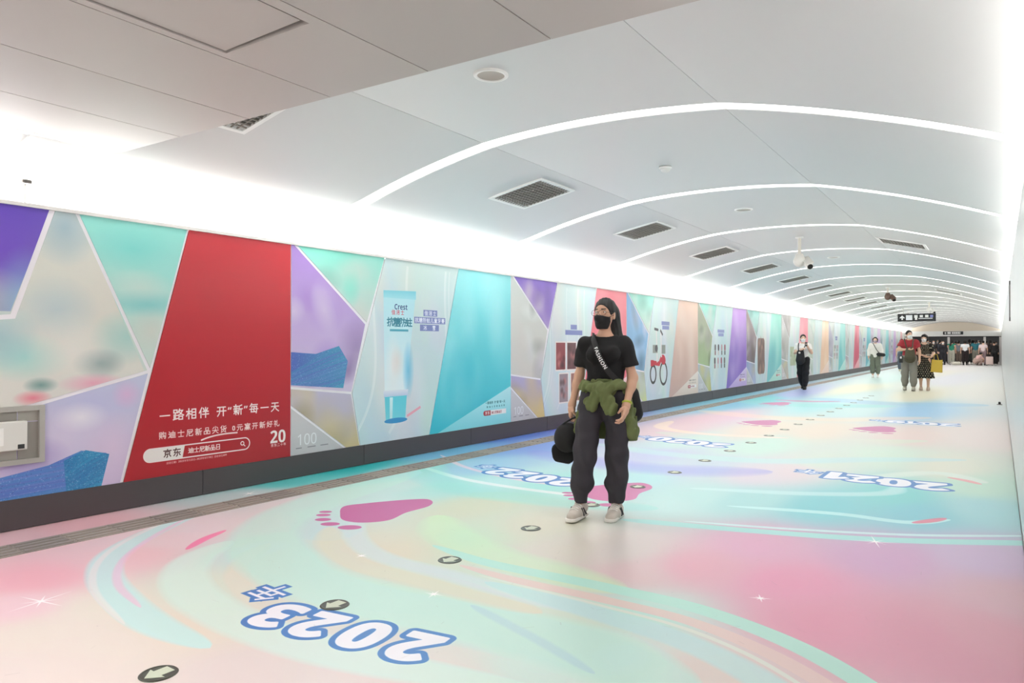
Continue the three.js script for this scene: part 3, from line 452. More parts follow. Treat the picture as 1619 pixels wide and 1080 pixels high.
function drawBike(ctx) {     // small red electric bicycle with a white column, black wheels and storage boxes
  ctx.lineWidth = 0.05; ctx.strokeStyle = '#2b262b';
  for (const [x, r] of [[1.2, 0.17], [1.72, 0.22]]) { ctx.beginPath(); ctx.ellipse(x, Y(0.72), r * 0.8, r, 0, 0, 7); ctx.stroke(); }
  ctx.strokeStyle = '#c81f3c'; ctx.lineWidth = 0.09; ctx.beginPath(); ctx.moveTo(1.15, Y(0.95)); ctx.lineTo(1.5, Y(0.92)); ctx.lineTo(1.62, Y(1.05)); ctx.lineTo(1.75, Y(1.0)); ctx.stroke();
  ctx.fillStyle = '#c81f3c'; ctx.beginPath(); ctx.ellipse(1.7, Y(1.0), 0.13, 0.1, 0.3, 0, 7); ctx.fill(); ctx.fillRect(1.08, Y(1.0), 0.14, 0.12);
  ctx.strokeStyle = '#e9e6e6'; ctx.lineWidth = 0.05; ctx.beginPath(); ctx.moveTo(1.62, Y(1.05)); ctx.lineTo(1.58, Y(1.6)); ctx.moveTo(1.4, Y(0.95)); ctx.lineTo(1.36, Y(1.58)); ctx.stroke();
  ctx.strokeStyle = '#3a3a40'; ctx.lineWidth = 0.05; ctx.beginPath(); ctx.moveTo(1.26, Y(1.62)); ctx.lineTo(1.46, Y(1.6)); ctx.moveTo(1.56, Y(1.6)); ctx.lineTo(1.68, Y(1.5)); ctx.stroke();
  ctx.fillStyle = '#8f9690'; ctx.fillRect(1.18, Y(1.3), 0.24, 0.16); ctx.fillRect(1.62, Y(1.3), 0.2, 0.18); ctx.fillStyle = '#4a4a4e'; ctx.beginPath(); ctx.ellipse(1.36, Y(1.23), 0.07, 0.07, 0, 0, 7); ctx.fill();
}
const SETS = [
  { c: [[164, 128, 206], [214, 200, 224]], u: [[132, 222, 204], [214, 214, 210]], l: [[190, 184, 214], [206, 186, 140]], f: [[146, 226, 228], [48, 190, 208]], tri: [132, 218, 226], name: 'turquoise', prod: 'tube', glit: true },
  { c: [[206, 212, 206], [214, 206, 200]], u: [[126, 92, 196], [190, 170, 200]], l: [[176, 166, 206], [222, 196, 130]], f: [[236, 128, 140], [226, 96, 116]], tri: [236, 170, 176], name: 'coral', prod: 'cards' },
  { c: [[120, 168, 214], [150, 196, 228]], u: [[150, 224, 208], [210, 220, 212]], l: [[190, 200, 220], [210, 220, 150]], f: [[238, 200, 178], [206, 168, 158]], tri: [226, 202, 188], name: 'peach', prod: 'bike' },
  { c: [[142, 142, 120], [170, 190, 140]], u: [[140, 216, 198], [196, 206, 200]], l: [[180, 190, 206], [206, 200, 120]], f: [[190, 136, 214], [112, 82, 190]], tri: [196, 166, 222], name: 'purple', prod: 'row' },
  { c: [[150, 120, 110], [120, 110, 130]], u: [[150, 220, 210], [190, 200, 196]], l: [[140, 160, 210], [190, 190, 210]], f: [[150, 232, 214], [96, 196, 206]], tri: [170, 228, 216], name: 'mint', prod: 'picture' },
  { c: [[206, 204, 200], [170, 170, 170]], u: [[196, 190, 190], [170, 160, 156]], l: [[170, 190, 200], [196, 170, 150]], f: [[244, 138, 156], [226, 110, 130]], tri: [240, 190, 196], name: 'pink', prod: 'scene' },
  { c: [[206, 214, 206], [190, 200, 190]], u: [[190, 214, 204], [220, 222, 216]], l: [[200, 210, 206], [196, 214, 206]], f: [[250, 206, 172], [240, 196, 164]], tri: [244, 206, 190], name: 'apricot', prod: 'plain' },
  { c: [[196, 190, 206], [170, 166, 190]], u: [[214, 220, 216], [200, 206, 206]], l: [[190, 190, 206], [180, 200, 206]], f: [[160, 226, 220], [90, 200, 206]], tri: [170, 226, 220], name: 'aqua', prod: 'row' },
  { c: [[206, 206, 206], [180, 190, 190]], u: [[206, 216, 214], [190, 206, 206]], l: [[190, 180, 196], [210, 200, 206]], f: [[232, 112, 136], [206, 70, 104]], tri: [236, 150, 166], name: 'rose red', prod: 'plain' },
  { c: [[190, 196, 206], [200, 190, 206]], u: [[206, 224, 210], [206, 216, 206]], l: [[190, 206, 210], [190, 190, 206]], f: [[120, 206, 216], [60, 180, 200]], tri: [150, 216, 220], name: 'sea blue', prod: 'row' },
  { c: [[206, 196, 216], [190, 180, 206]], u: [[220, 206, 226], [206, 196, 216]], l: [[206, 190, 206], [206, 206, 206]], f: [[214, 190, 226], [196, 166, 214]], tri: [220, 196, 226], name: 'lilac', prod: 'plain' },
  { c: [[180, 206, 210], [160, 190, 206]], u: [[196, 226, 220], [180, 210, 210]], l: [[170, 190, 200], [180, 206, 206]], f: [[140, 216, 216], [90, 186, 196]], tri: [160, 216, 216], name: 'pale teal', prod: 'plain' },
  { c: [[206, 190, 206], [196, 180, 200]], u: [[220, 210, 220], [206, 206, 214]], l: [[190, 180, 206], [196, 196, 206]], f: [[206, 176, 222], [166, 120, 196]], tri: [206, 176, 216], name: 'mauve', prod: 'row' },
  { c: [[206, 210, 206], [196, 200, 200]], u: [[216, 226, 220], [200, 216, 210]], l: [[190, 206, 206], [200, 200, 200]], f: [[236, 170, 180], [214, 140, 160]], tri: [230, 180, 190], name: 'dusty pink', prod: 'plain' },
];
const PROD_LABEL = { tube: 'pale iridescent poster showing a light blue toothpaste tube', cards: 'pale iridescent poster with rows of dark red picture cards', bike: 'pale iridescent poster showing a small red electric bicycle', row: 'pale poster with two rows of small dark bottles', picture: 'pale poster with one tall dark brown picture', scene: 'pale poster with a small green landscape picture', plain: 'plain pale iridescent poster' };
SETS.forEach((q, n) => {
  const d0 = SET_START + SET_W * n, res = n === 0 ? 540 : n === 1 ? 400 : n < 4 ? 260 : n < 7 ? 150 : 90;
  const s = sheet(SET_W, res, (ctx) => {
    ctx.fillStyle = '#f2eef4'; ctx.fillRect(0, 0, SET_W, PRINT_H);
    const mixc = (a, b) => a.map((v, i) => (v + b[i]) / 2), B = (x0, x1, h0, h1, cols, k) => Array.from({ length: k }, (_, i) => [rnd(x0, x1), rnd(h0, h1), rnd(0.12, 0.35), rnd(0.12, 0.4), cols[i % cols.length], rnd(0.35, 0.75), rnd(-0.6, 0.6)]);
    const deep = (c, f = 0.55) => c.map((v) => v * f);
    shardFill(ctx, SH.left, ...q.c, B(0, 0.9, 0.9, 2.1, [q.c[0], deep(q.c[0], 0.68), [226, 216, 230], q.c[1], mixc(q.c[0], [255, 255, 255])], 12));
    shardFill(ctx, SH.upper, ...q.u, B(0.2, 1.2, 1.55, 2.2, [q.u[0], deep(q.u[0], 0.75), [220, 212, 204], q.u[1]], 9));
    shardFill(ctx, SH.low, ...q.l, B(0, 0.85, 0.25, 0.85, [q.l[0], q.l[1], deep(q.l[1], 0.75), [214, 196, 150]], 8));
    shardFill(ctx, SH.corner, [206, 202, 206], [196, 192, 196], []);
    if (q.glit) { glitter(ctx, [[0, Y(1.22)], [0.3, Y(1.2)], [0.6, Y(1.28)], [0.72, Y(1.12)], [0.66, Y(0.84)], [0, Y(0.9)]], [[80, 100, 180], [70, 160, 190], [120, 130, 200]], 1500); }
    ctx.strokeStyle = 'rgba(236,236,240,0.9)'; ctx.fillStyle = 'rgba(236,236,240,0.9)'; ctx.save(); latin(ctx, '100', 0.07, Y(0.44), 0.15, ''); ctx.restore();
    ctx.fillStyle = 'rgba(110,106,116,0.8)'; for (const [x, w] of [[0.06, 0.07], [0.2, 0.1], [0.36, 0.1]]) ctx.fillRect(x, Y(0.285), w, 0.009);
    // product sheet
    const pp = PRODUCT.map(([x, h]) => [x, Y(h)]); ctx.save(); poly(ctx, pp); ctx.clip(); wash(ctx, pp, [206, 226, 224], [198, 216, 228]); iridescent(ctx, 0.8, 2.5, 0.3, 2.2, 26);
    if (q.prod === 'tube') { drawTube(ctx); badge(ctx, 1.74, 1.71, [['佳洁士', 0.25, 0.16], ['抗糖防蛀儿童牙膏', 0.56, 0], ['冰雪', 0.34, 0.1]]); ctx.strokeStyle = 'rgba(240,150,170,0.8)'; ctx.lineWidth = 0.03; ctx.beginPath(); ctx.moveTo(1.62, Y(0.47)); ctx.lineTo(1.85, Y(0.56)); ctx.stroke(); }
    if (q.prod === 'cards') { badge(ctx, 1.5, 1.62, [['', 0.2, 0.17], ['', 0.55, 0]]); for (const [x, h, w, t, c] of [[1.22, 1.33, 0.28, 0.42, '#8e3b42'], [1.56, 1.33, 0.28, 0.42, '#6e4246'], [1.9, 1.33, 0.26, 0.42, '#7c4046'], [1.32, 0.84, 0.26, 0.44, '#9a8a92'], [1.68, 0.84, 0.26, 0.44, '#a07066']]) { ctx.fillStyle = '#efe6e2'; ctx.fillRect(x - 0.02, Y(h) - 0.02, w + 0.04, t + 0.04); ctx.fillStyle = c; ctx.fillRect(x, Y(h), w, t); for (let i = 0; i < 9; i++) blob(ctx, x + rnd(0.04, w - 0.04), Y(h) + rnd(0.05, t - 0.05), 0.06, 0.07, rnd() < 0.5 ? [196, 120, 120] : [60, 30, 34], 0.6); } }
    if (q.prod === 'bike') { drawBike(ctx); badge(ctx, 1.62, 1.78, [['', 0.42, 0], ['', 0.36, 0.04]]); }
    if (q.prod === 'row') { for (const h of [1.1, 0.78]) for (let i = 0; i < 4; i++) { const x = 1.12 + i * 0.24 + (h < 1 ? -0.03 : 0); ctx.fillStyle = ['#5d5a5c', '#453c44', '#c79aa4', '#a34a62'][(i + (h < 1 ? 1 : 0)) % 4]; ctx.beginPath(); ctx.roundRect(x, Y(h + 0.22), 0.11, 0.16, 0.05); ctx.fill(); ctx.fillStyle = ['#8a4a50', '#d2c8c4', '#6d6a6c', '#3c3438'][i]; ctx.fillRect(x + 0.015, Y(h + 0.06), 0.08, 0.1); } badge(ctx, 1.35, 1.68, [['', 0.5, 0], ['', 0.4, 0.05]]); }
    if (q.prod === 'picture') { ctx.fillStyle = '#6f4a42'; ctx.beginPath(); ctx.roundRect(1.06, Y(1.5), 0.72, 1.02, 0.12); ctx.fill(); for (let i = 0; i < 26; i++) blob(ctx, rnd(1.1, 1.74), Y(rnd(0.55, 1.45)), rnd(0.05, 0.14), rnd(0.08, 0.2), [[150, 104, 90], [60, 34, 30], [190, 140, 120]][i % 3], 0.6); }
    if (q.prod === 'scene') { ctx.fillStyle = '#a9b79a'; ctx.fillRect(1.1, Y(1.25), 0.8, 0.62); for (let i = 0; i < 20; i++) blob(ctx, rnd(1.15, 1.85), Y(rnd(0.7, 1.2)), rnd(0.05, 0.15), rnd(0.04, 0.1), [[120, 140, 90], [206, 214, 206], [150, 170, 120]][i % 3], 0.6); }
    ctx.restore();
    // colour field and its triangle with the small print
    const fp = FIELD_SHEET.map(([x, h]) => [x, Y(h)]); wash(ctx, fp, ...q.f); ctx.save(); poly(ctx, fp); ctx.clip();
    for (let i = 0; i < 9; i++) blob(ctx, rnd(2.2, 3.7), Y(rnd(0.5, 2.2)), rnd(0.2, 0.5), rnd(0.4, 0.8), mixc(q.f[0], [255, 255, 255]), 0.28, rnd(-0.3, 0.3));
    for (let i = 0; i < 7; i++) blob(ctx, rnd(2.0, 2.9), Y(rnd(0.3, 1.2)), rnd(0.15, 0.4), rnd(0.3, 0.6), q.f[1], 0.4); ctx.restore();
    const tp = TRI.map(([x, h]) => [x, Y(h)]); wash(ctx, tp, mixc(q.tri, [255, 255, 255]), q.tri);
    if (n < 5) { ctx.save(); const tone = rgb(deep(q.f[1], 0.55));
      fit(ctx, '一路相伴 开“新”每一天', 3.12, 3.58, Y(0.535), 0.036, tone, 2); fit(ctx, '购迪士尼新品尖货', 3.14, 3.58, Y(0.475), 0.026, tone, 2);
      ctx.fillStyle = '#b23038'; ctx.beginPath(); ctx.roundRect(3.08, Y(0.415), 0.2, 0.066, 0.033); ctx.fill(); ctx.fillStyle = '#f4f0f0'; ctx.fillRect(3.24, Y(0.415), 0.36, 0.066); fit(ctx, '京东', 3.115, 3.22, Y(0.403), 0.042, '#f6eaea', 2); fit(ctx, '迪士尼新品日', 3.26, 3.5, Y(0.4), 0.036, '#a04048', 2); ctx.restore(); }
  });
  const ords = ['first', 'second', 'third', 'fourth', 'fifth', 'sixth', 'seventh', 'eighth', 'ninth', 'tenth', 'eleventh', 'twelfth', 'thirteenth', 'fourteenth'][n];
  const c = posterThing(`collage poster of four shards, ${ords} collage after the bright red poster`, d0, 'collage posters along the wall');
  cut('backing', [[0, MURAL_BOTTOM], [0, MURAL_TOP], [1.262, MURAL_TOP], [0.775, 0.785], [0.892, MURAL_BOTTOM]], WHITE_EDGE, c, 0.005);
  for (const k of ['left', 'upper', 'low', 'corner']) cut('shard', SH[k], s, c, 0.005).position.z = 0.005;
  const p = posterThing(`${PROD_LABEL[q.prod]}, ${ords} after the bright red one`, d0, 'product posters along the wall');
  cut('print', PRODUCT, s, p, 0.009);
  const f = posterThing(`tall ${q.name} poster with pale corner triangle, ${ords} colour field after the red poster`, d0, 'colour posters along the wall');
  cut('print', FIELD_SHEET, s, f, 0.007); cut('corner_triangle', TRI, s, f, 0.003).position.z = 0.007;
});

// ---------------------------------------------------------------- fittings on ceiling, walls and floor
function onVault(o, x, d, drop = 0) { o.position.set(x, vault(x) - drop, -d); o.rotation.z = Math.atan(vaultSlope(x)); return o; }
{
  const W = 0.58, gr = [], n = 13;
  for (let i = 1; i < n; i++) { const q = -W / 2 + W * i / n; gr.push(box(q - 0.005, q + 0.005, -0.012, 0.004, -W / 2, W / 2), box(-W / 2, W / 2, -0.010, 0.004, q - 0.005, q + 0.005)); }
  const grille = merge(gr), frame = merge([box(-W / 2 - 0.035, -W / 2, -0.016, 0.004, -W / 2 - 0.035, W / 2 + 0.035), box(W / 2, W / 2 + 0.035, -0.016, 0.004, -W / 2 - 0.035, W / 2 + 0.035), box(-W / 2, W / 2, -0.016, 0.004, -W / 2 - 0.035, -W / 2), box(-W / 2, W / 2, -0.016, 0.004, W / 2, W / 2 + 0.035)]), back = box(-W / 2, W / 2, -0.003, 0.002, -W / 2, W / 2);
  const gm = mat(0x8d887f, 0.5), bm = mat(0x4a4742, 0.8);
  const spots = []; spots.push([-4.0, 2.62]); for (let k = 0; k < 14; k++) spots.push([-3.93, 6.02 + 2.8 * k]); spots.push([-1.16, 11.7], [-1.16, 22.9]);
  spots.forEach(([x, d], i) => {
    const word = ['beside the flat beige ceiling edge', 'between the first and second luminous arches', 'between the second and third luminous arches', 'between the third and fourth luminous arches', 'between the fourth and fifth luminous arches', 'between the fifth and sixth luminous arches', 'between the sixth and seventh luminous arches'][i];
    const t = thing('ceiling_vent', x > -2 ? `square ceiling vent on the right slope of the vault, ${i === 15 ? 'the nearer' : 'the farther'} of two there` : word ? `square eggcrate ceiling vent ${word}` : `small distant square ceiling vent, ${NTH[i]} in the long row`, 'vent', [0, 0, 0], 0, 'square ceiling vents');
    onVault(t, x, d); part('backing', back, bm, t); part('grille', grille, gm, t); part('frame', frame, M.white, t);
  });
  const ring = new THREE.LatheGeometry([[0.082, 0.002], [0.085, -0.012], [0.1, -0.014], [0.108, -0.008], [0.108, 0.002]].map((p) => new THREE.Vector2(...p)), 40), dish = new THREE.LatheGeometry([[0, -0.002], [0.05, -0.003], [0.085, -0.008]].map((p) => new THREE.Vector2(...p)), 40);
  [[3.46, 'nearest the flat beige ceiling'], [8.65, 'between the second and third luminous arches'], [14.3, 'between the fourth and fifth luminous arches']].forEach(([d, w]) => {
    const t = thing('ceiling_speaker', `round flush ceiling speaker disc ${w}`, 'speaker', [0, 0, 0], 0, 'round ceiling discs'); onVault(t, -2.56, d); part('ring', ring, M.white, t); part('cone', dish, mat(0xb9b3aa, 0.7), t);
  });
  const sd = thing('smoke_detector', 'small white smoke detector between the first two luminous arches', 'smoke detector'); onVault(sd, -2.55, 6.18);
  part('base', new THREE.LatheGeometry([[0, 0], [0.06, 0], [0.06, -0.015], [0.05, -0.02], [0, -0.02]].map((p) => new THREE.Vector2(...p)), 28), M.white, sd);
  part('head', new THREE.LatheGeometry([[0.044, -0.02], [0.044, -0.032], [0.034, -0.045], [0.012, -0.052], [0, -0.052]].map((p) => new THREE.Vector2(...p)), 28), M.offwhite, sd);
}
function cameraOnPole(label, x, d, drop, tone) {
  const t = thing('security_camera', label, 'camera', [x, vault(x) - 0.002, -d]);
  part('ceiling_plate', new THREE.CylinderGeometry(0.06, 0.06, 0.02, 20).translate(0, -0.01, 0), M.white, t);
  part('pole', new THREE.CylinderGeometry(0.024, 0.024, drop - 0.2, 14).translate(0, -(drop - 0.2) / 2, 0), mat(0xe6e0d4, 0.5), t);
  const h = part('housing', merge([new THREE.SphereGeometry(0.09, 20, 14).scale(1, 1.05, 1).translate(0, -drop + 0.15, 0), new THREE.CylinderGeometry(0.05, 0.08, 0.08, 18).translate(0, -drop + 0.22, 0)]), mat(tone, 0.4), t);
  const b = part('camera_body', merge([new THREE.CylinderGeometry(0.05, 0.055, 0.22, 18).rotateX(Math.PI / 2), box(-0.06, 0.06, 0.045, 0.058, -0.13, 0.12)]), mat(tone, 0.4), t); b.position.set(0.12, -drop + 0.1, 0.02); b.rotation.set(0.6, 0.5, 0);
  part('lens', new THREE.CylinderGeometry(0.04, 0.04, 0.01, 16).rotateX(Math.PI / 2).translate(0, 0, 0.113), M.black, b);
  part('bracket', tube([[0, -drop + 0.16, 0], [0.05, -drop + 0.14, 0.01], [0.1, -drop + 0.13, 0.01]], 0.016), M.black, t);
}
cameraOnPole('white security camera hanging on a pole from the ceiling', -2.5, 11.3, 0.52, 0xdedcd6);
cameraOnPole('brown dome-like security camera hanging farther along the ceiling', -2.6, 22.5, 0.42, 0x6b5348);
cameraOnPole('small pale camera hanging farthest along the ceiling', -2.15, 30.5, 0.45, 0xd0cfca);
// hanging guide signs
function signTexture(w, h, draw) { const c = canvas(w, h), x = c.getContext('2d'); x.fillStyle = '#1c1c20'; x.fillRect(0, 0, w, h); draw(x); return texture(c); }
function arrowUp(x, cx, cy, r) { x.fillStyle = '#f4f4f2'; poly(x, [[cx, cy - r], [cx + r, cy + r * 0.15], [cx + r * 0.55, cy + r * 0.3], [cx + r * 0.28, cy + 0.02 * r], [cx + r * 0.28, cy + r], [cx - r * 0.28, cy + r], [cx - r * 0.28, cy + 0.02 * r], [cx - r * 0.55, cy + r * 0.3], [cx - r, cy + r * 0.15]]); x.fill(); }
{
  const draw = (x) => {
    arrowUp(x, 60, 60, 38); x.fillStyle = '#eef0f4'; x.fillRect(112, 18, 88, 84);
    x.strokeStyle = '#f4f4f2'; x.fillStyle = '#f4f4f2';
    x.fillRect(226, 20, 46, 46); x.fillRect(236, 66, 30, 34); x.fillRect(300, 20, 44, 40); x.fillRect(372, 20, 46, 40); x.fillRect(284, 72, 190, 12); x.fillStyle = '#8a8fd0'; x.fillRect(440, 22, 40, 40);
  };
  const t = thing('guide_sign', 'black hanging guide sign with white up arrow beneath the vault', 'sign', [-2.9, 2.33, -34.5]);
  part('panel', rbox(1.42, 0.33, 0.08, 0.012, 0, 0.165, 0), M.black, t);
  part('face', new THREE.PlaneGeometry(1.4, 0.31).translate(0, 0.165, 0.0415), new THREE.MeshStandardMaterial({ map: signTexture(512, 120, draw), roughness: 0.4 }), t);
  for (const x of [-0.5, 0.5]) part('hanger', new THREE.CylinderGeometry(0.012, 0.012, 0.3, 10).translate(x, 0.46, 0), M.steel, t);
  const u = thing('guide_sign', 'small black and white guide sign on the white lintel above the crowd', 'sign', [-2.65, 2.07, -57.878]);
  part('panel', rbox(1.2, 0.22, 0.08, 0.012, 0, 0.11, 0), M.black, u);
  part('face', new THREE.PlaneGeometry(1.18, 0.2).translate(0, 0.11, 0.0415), new THREE.MeshStandardMaterial({ map: signTexture(512, 90, (x) => { arrowUp(x, 60, 46, 34); x.fillStyle = '#f4f4f2'; x.fillRect(110, 10, 90, 66); x.fillRect(226, 10, 220, 66); x.fillStyle = '#1c1c20'; for (const q of [270, 320, 372, 420]) x.fillRect(q, 22, 10, 40); }), roughness: 0.4 }), u);
}
// service cabinet in the picture wall
{
  const t = thing('service_cabinet', 'grey metal framed wall recess with a white control box', 'cabinet', [-5.62, 0, 0]);
  const d0 = 0.95, d1 = 2.215, y0 = 0.455, y1 = 0.86, f = 0.035;
  part('frame', merge([box(-0.01, 0.03, y0, y0 + f, -d1, -d0), box(-0.01, 0.03, y1 - f, y1, -d1, -d0), box(-0.01, 0.03, y0 + f, y1 - f, -d1, -d1 + f), box(-0.01, 0.03, y0 + f, y1 - f, -d0 - f, -d0)]), mat(0xb3b0aa, 0.4, { metalness: 0.4 }), t);
  const plate = [mat(0xa8a49c, 0.45, { metalness: 0.3 }), mat(0x98948d, 0.45, { metalness: 0.3 })];
  for (const [a, b, c, e, m] of [[d0 + f, 1.62, y0 + f, y1 - f, 0], [1.625, 2.05, y0 + f, 0.6, 0], [1.625, 2.05, 0.605, y1 - f, 1], [2.055, d1 - f, y0 + f, 0.745, 1], [2.055, d1 - f, 0.75, y1 - f, 0]]) part('metal_plate', box(-0.006, 0.002, c, e, -b, -a), plate[m], t);
  const bx = part('control_box', rbox(0.06, 0.2, 0.55, 0.008, 0.03, 0.66, -1.82), mat(0xdcdcd6, 0.45), t, 'white control box');
  part('label_plate', box(0.06, 0.063, 0.57, 0.6, -2.075, -2.035), mat(0x2c2c2e, 0.5), bx); part('white_sticker', box(0.06, 0.0625, 0.6, 0.72, -1.95, -1.72), M.white, bx);
}
// fittings above the pictures and on the panel wall
{
  const t = thing('wall_bracket', 'small pale bracket above the turquoise poster', 'bracket', [-5.60, MURAL_TOP + 0.02, -7.73]);
  part('upright', box(0, 0.014, 0, 0.15, -0.01, 0.01), mat(0xe6d2c6, 0.5), t); part('shelf', box(-0.05, 0.05, 0.145, 0.155, -0.07, 0.07), mat(0xe6d2c6, 0.5), t);
  const s = thing('sensor', 'tiny dark sensor above the purple collage shard', 'sensor', [-5.64, MURAL_TOP + 0.02, -2.1]);
  part('stem', box(-0.006, 0.006, 0, 0.14, -0.006, 0.006), M.white, s); part('head', rbox(0.05, 0.028, 0.06, 0.008, 0.02, 0.15, 0), mat(0x55504c, 0.5), s);
  const p = thing('projecting_sign', 'thin dark edged plate projecting from the glossy panel wall', 'sign', [0.12, 1.6, -11.1]);
  part('plate', rbox(0.014, 0.52, 0.03, 0.004, -0.007, 0.26, 0), mat(0x4a4648, 0.4), p); part('mount', box(-0.006, 0, 0.05, 0.47, -0.05, 0.05), M.steel, p);
  const b = thing('door_stop', 'small dark metal stop on the floor by the panel wall', 'door stop', [0.06, 0, -18.6]);
  part('foot', rbox(0.1, 0.012, 0.08, 0.004, -0.06, 0.006, 0), M.steelDark, b); part('stud', new THREE.CylinderGeometry(0.02, 0.025, 0.05, 14).translate(-0.06, 0.037, 0), M.black, b);
}
// tactile paving: a long strip of ribbed tiles
{
  const strip = thing('tactile_paving', 'grey ribbed tactile strip running along the floor beside the picture wall', 'tactile paving', [-5.085, 0, 0]);
  const tileGeo = merge([box(-0.148, 0.148, 0, 0.003, -0.148, 0.148), ...[-0.105, -0.035, 0.035, 0.105].map((x) => rbox(0.036, 0.008, 0.28, 0.003, x, 0.0055, 0))]);
  const tm = [0x9a9189, 0x928a84, 0xa1978e].map((c) => mat(c, 0.45, { metalness: 0.15 }));
  for (let i = 0, d = -1; d < 56; d += 0.3, i++) part('tile', tileGeo, tm[(i * 7) % 3], strip).position.z = -d;
}
// round evacuation markers sunk in the floor
{
  const rim = new THREE.LatheGeometry([[0.058, 0.001], [0.06, 0.0045], [0.068, 0.004], [0.072, 0.0005]].map((p) => new THREE.Vector2(...p)), 40), disc = new THREE.CylinderGeometry(0.06, 0.06, 0.002, 40).translate(0, 0.002, 0);
  const arrow = new THREE.ExtrudeGeometry(new THREE.Shape([[0, -0.056], [0.052, -0.004], [0.028, -0.004], [0.028, 0.05], [-0.028, 0.05], [-0.028, -0.004], [-0.052, -0.004]].map((p) => new THREE.Vector2(...p))), { depth: 0.0012, bevelEnabled: false }).rotateX(-Math.PI / 2).translate(0, 0.003, 0);
  const rm = mat(0x4d4f45, 0.35, { metalness: 0.5 }), dm = mat(0x3c4036, 0.4), am = mat(0xcbd2bd, 0.45);
  const where = ['lowest in the picture', 'overlapping the blue year 2023', 'below the big pink footprint', 'just before the woman in black', 'under the walking woman', 'on the heel of the second pink footprint'];
  for (let i = 0; i < 22; i++) { const t = thing('floor_marker', where[i] ? `round green floor marker with pale arrow ${where[i]}` : `small round floor marker, ${NTH[i]} in the row leading away down the corridor`, 'floor marker', [-2.7, 0, -(1.47 + 0.884 * i)], 0, 'round floor markers'); part('rim', rim, rm, t); part('disc', disc, dm, t); part('arrow', arrow, am, t); }
}

// ---------------------------------------------------------------- people
const V = (x, y, z) => [x, y, z], sub = (a, b) => [a[0] - b[0], a[1] - b[1], a[2] - b[2]], add = (a, b) => [a[0] + b[0], a[1] + b[1], a[2] + b[2]], mul = (a, s) => [a[0] * s, a[1] * s, a[2] * s], len = (a) => Math.hypot(...a), unit = (a) => mul(a, 1 / (len(a) || 1)), mixv = (a, b, t) => a.map((v, i) => v + (b[i] - v) * t);
// distance to a tapered capsule; flat squeezes it front to back, end cuts it square at b
function cap(a, b, ra, rb, flat = 1, end = false) {
  const ba = sub(b, a), bf = [ba[0], ba[1], ba[2] / flat], bb = bf[0] ** 2 + bf[1] ** 2 + bf[2] ** 2, dir = unit(ba), R = Math.max(ra, rb) * Math.max(1, flat) + 0.03;
  const f = (x, y, z) => {
    const px = x - a[0], py = y - a[1], pz = (z - a[2]) / flat, h = Math.min(1, Math.max(0, (px * bf[0] + py * bf[1] + pz * bf[2]) / (bb || 1)));
    let d = (Math.hypot(px - bf[0] * h, py - bf[1] * h, pz - bf[2] * h) - (ra + (rb - ra) * h)) * Math.min(1, flat < 1 ? 0.5 + flat / 2 : 1);
    if (end) d = Math.max(d, (x - b[0]) * dir[0] + (y - b[1]) * dir[1] + (z - b[2]) * dir[2]);
    return d;
  };
  f.lo = a.map((v, i) => Math.min(v, b[i]) - R); f.hi = a.map((v, i) => Math.max(v, b[i]) + R); return f;
}
function ell(c, r) {
  const m = Math.min(...r), f = (x, y, z) => { const px = (x - c[0]) / r[0], py = (y - c[1]) / r[1], pz = (z - c[2]) / r[2], k = Math.hypot(px, py, pz), g = Math.hypot(px / r[0], py / r[1], pz / r[2]); return g < 1e-6 ? -m : k * (k - 1) / g; };
  f.lo = c.map((v, i) => v - r[i] - 0.02); f.hi = c.map((v, i) => v + r[i] + 0.02); return f;
}
function join(prims, k = 0.03, after) {
  const f = (x, y, z) => {
    let d = 1;
    for (const p of prims) { const e = p(x, y, z); const h = k - Math.abs(d - e); d = h > 0 ? Math.min(d, e) - h * h / (4 * k) : Math.min(d, e); }
    return after ? after(d, x, y, z) : d;
  };
  f.lo = [0, 1, 2].map((i) => Math.min(...prims.map((p) => p.lo[i]))); f.hi = [0, 1, 2].map((i) => Math.max(...prims.map((p) => p.hi[i]))); return f;
}
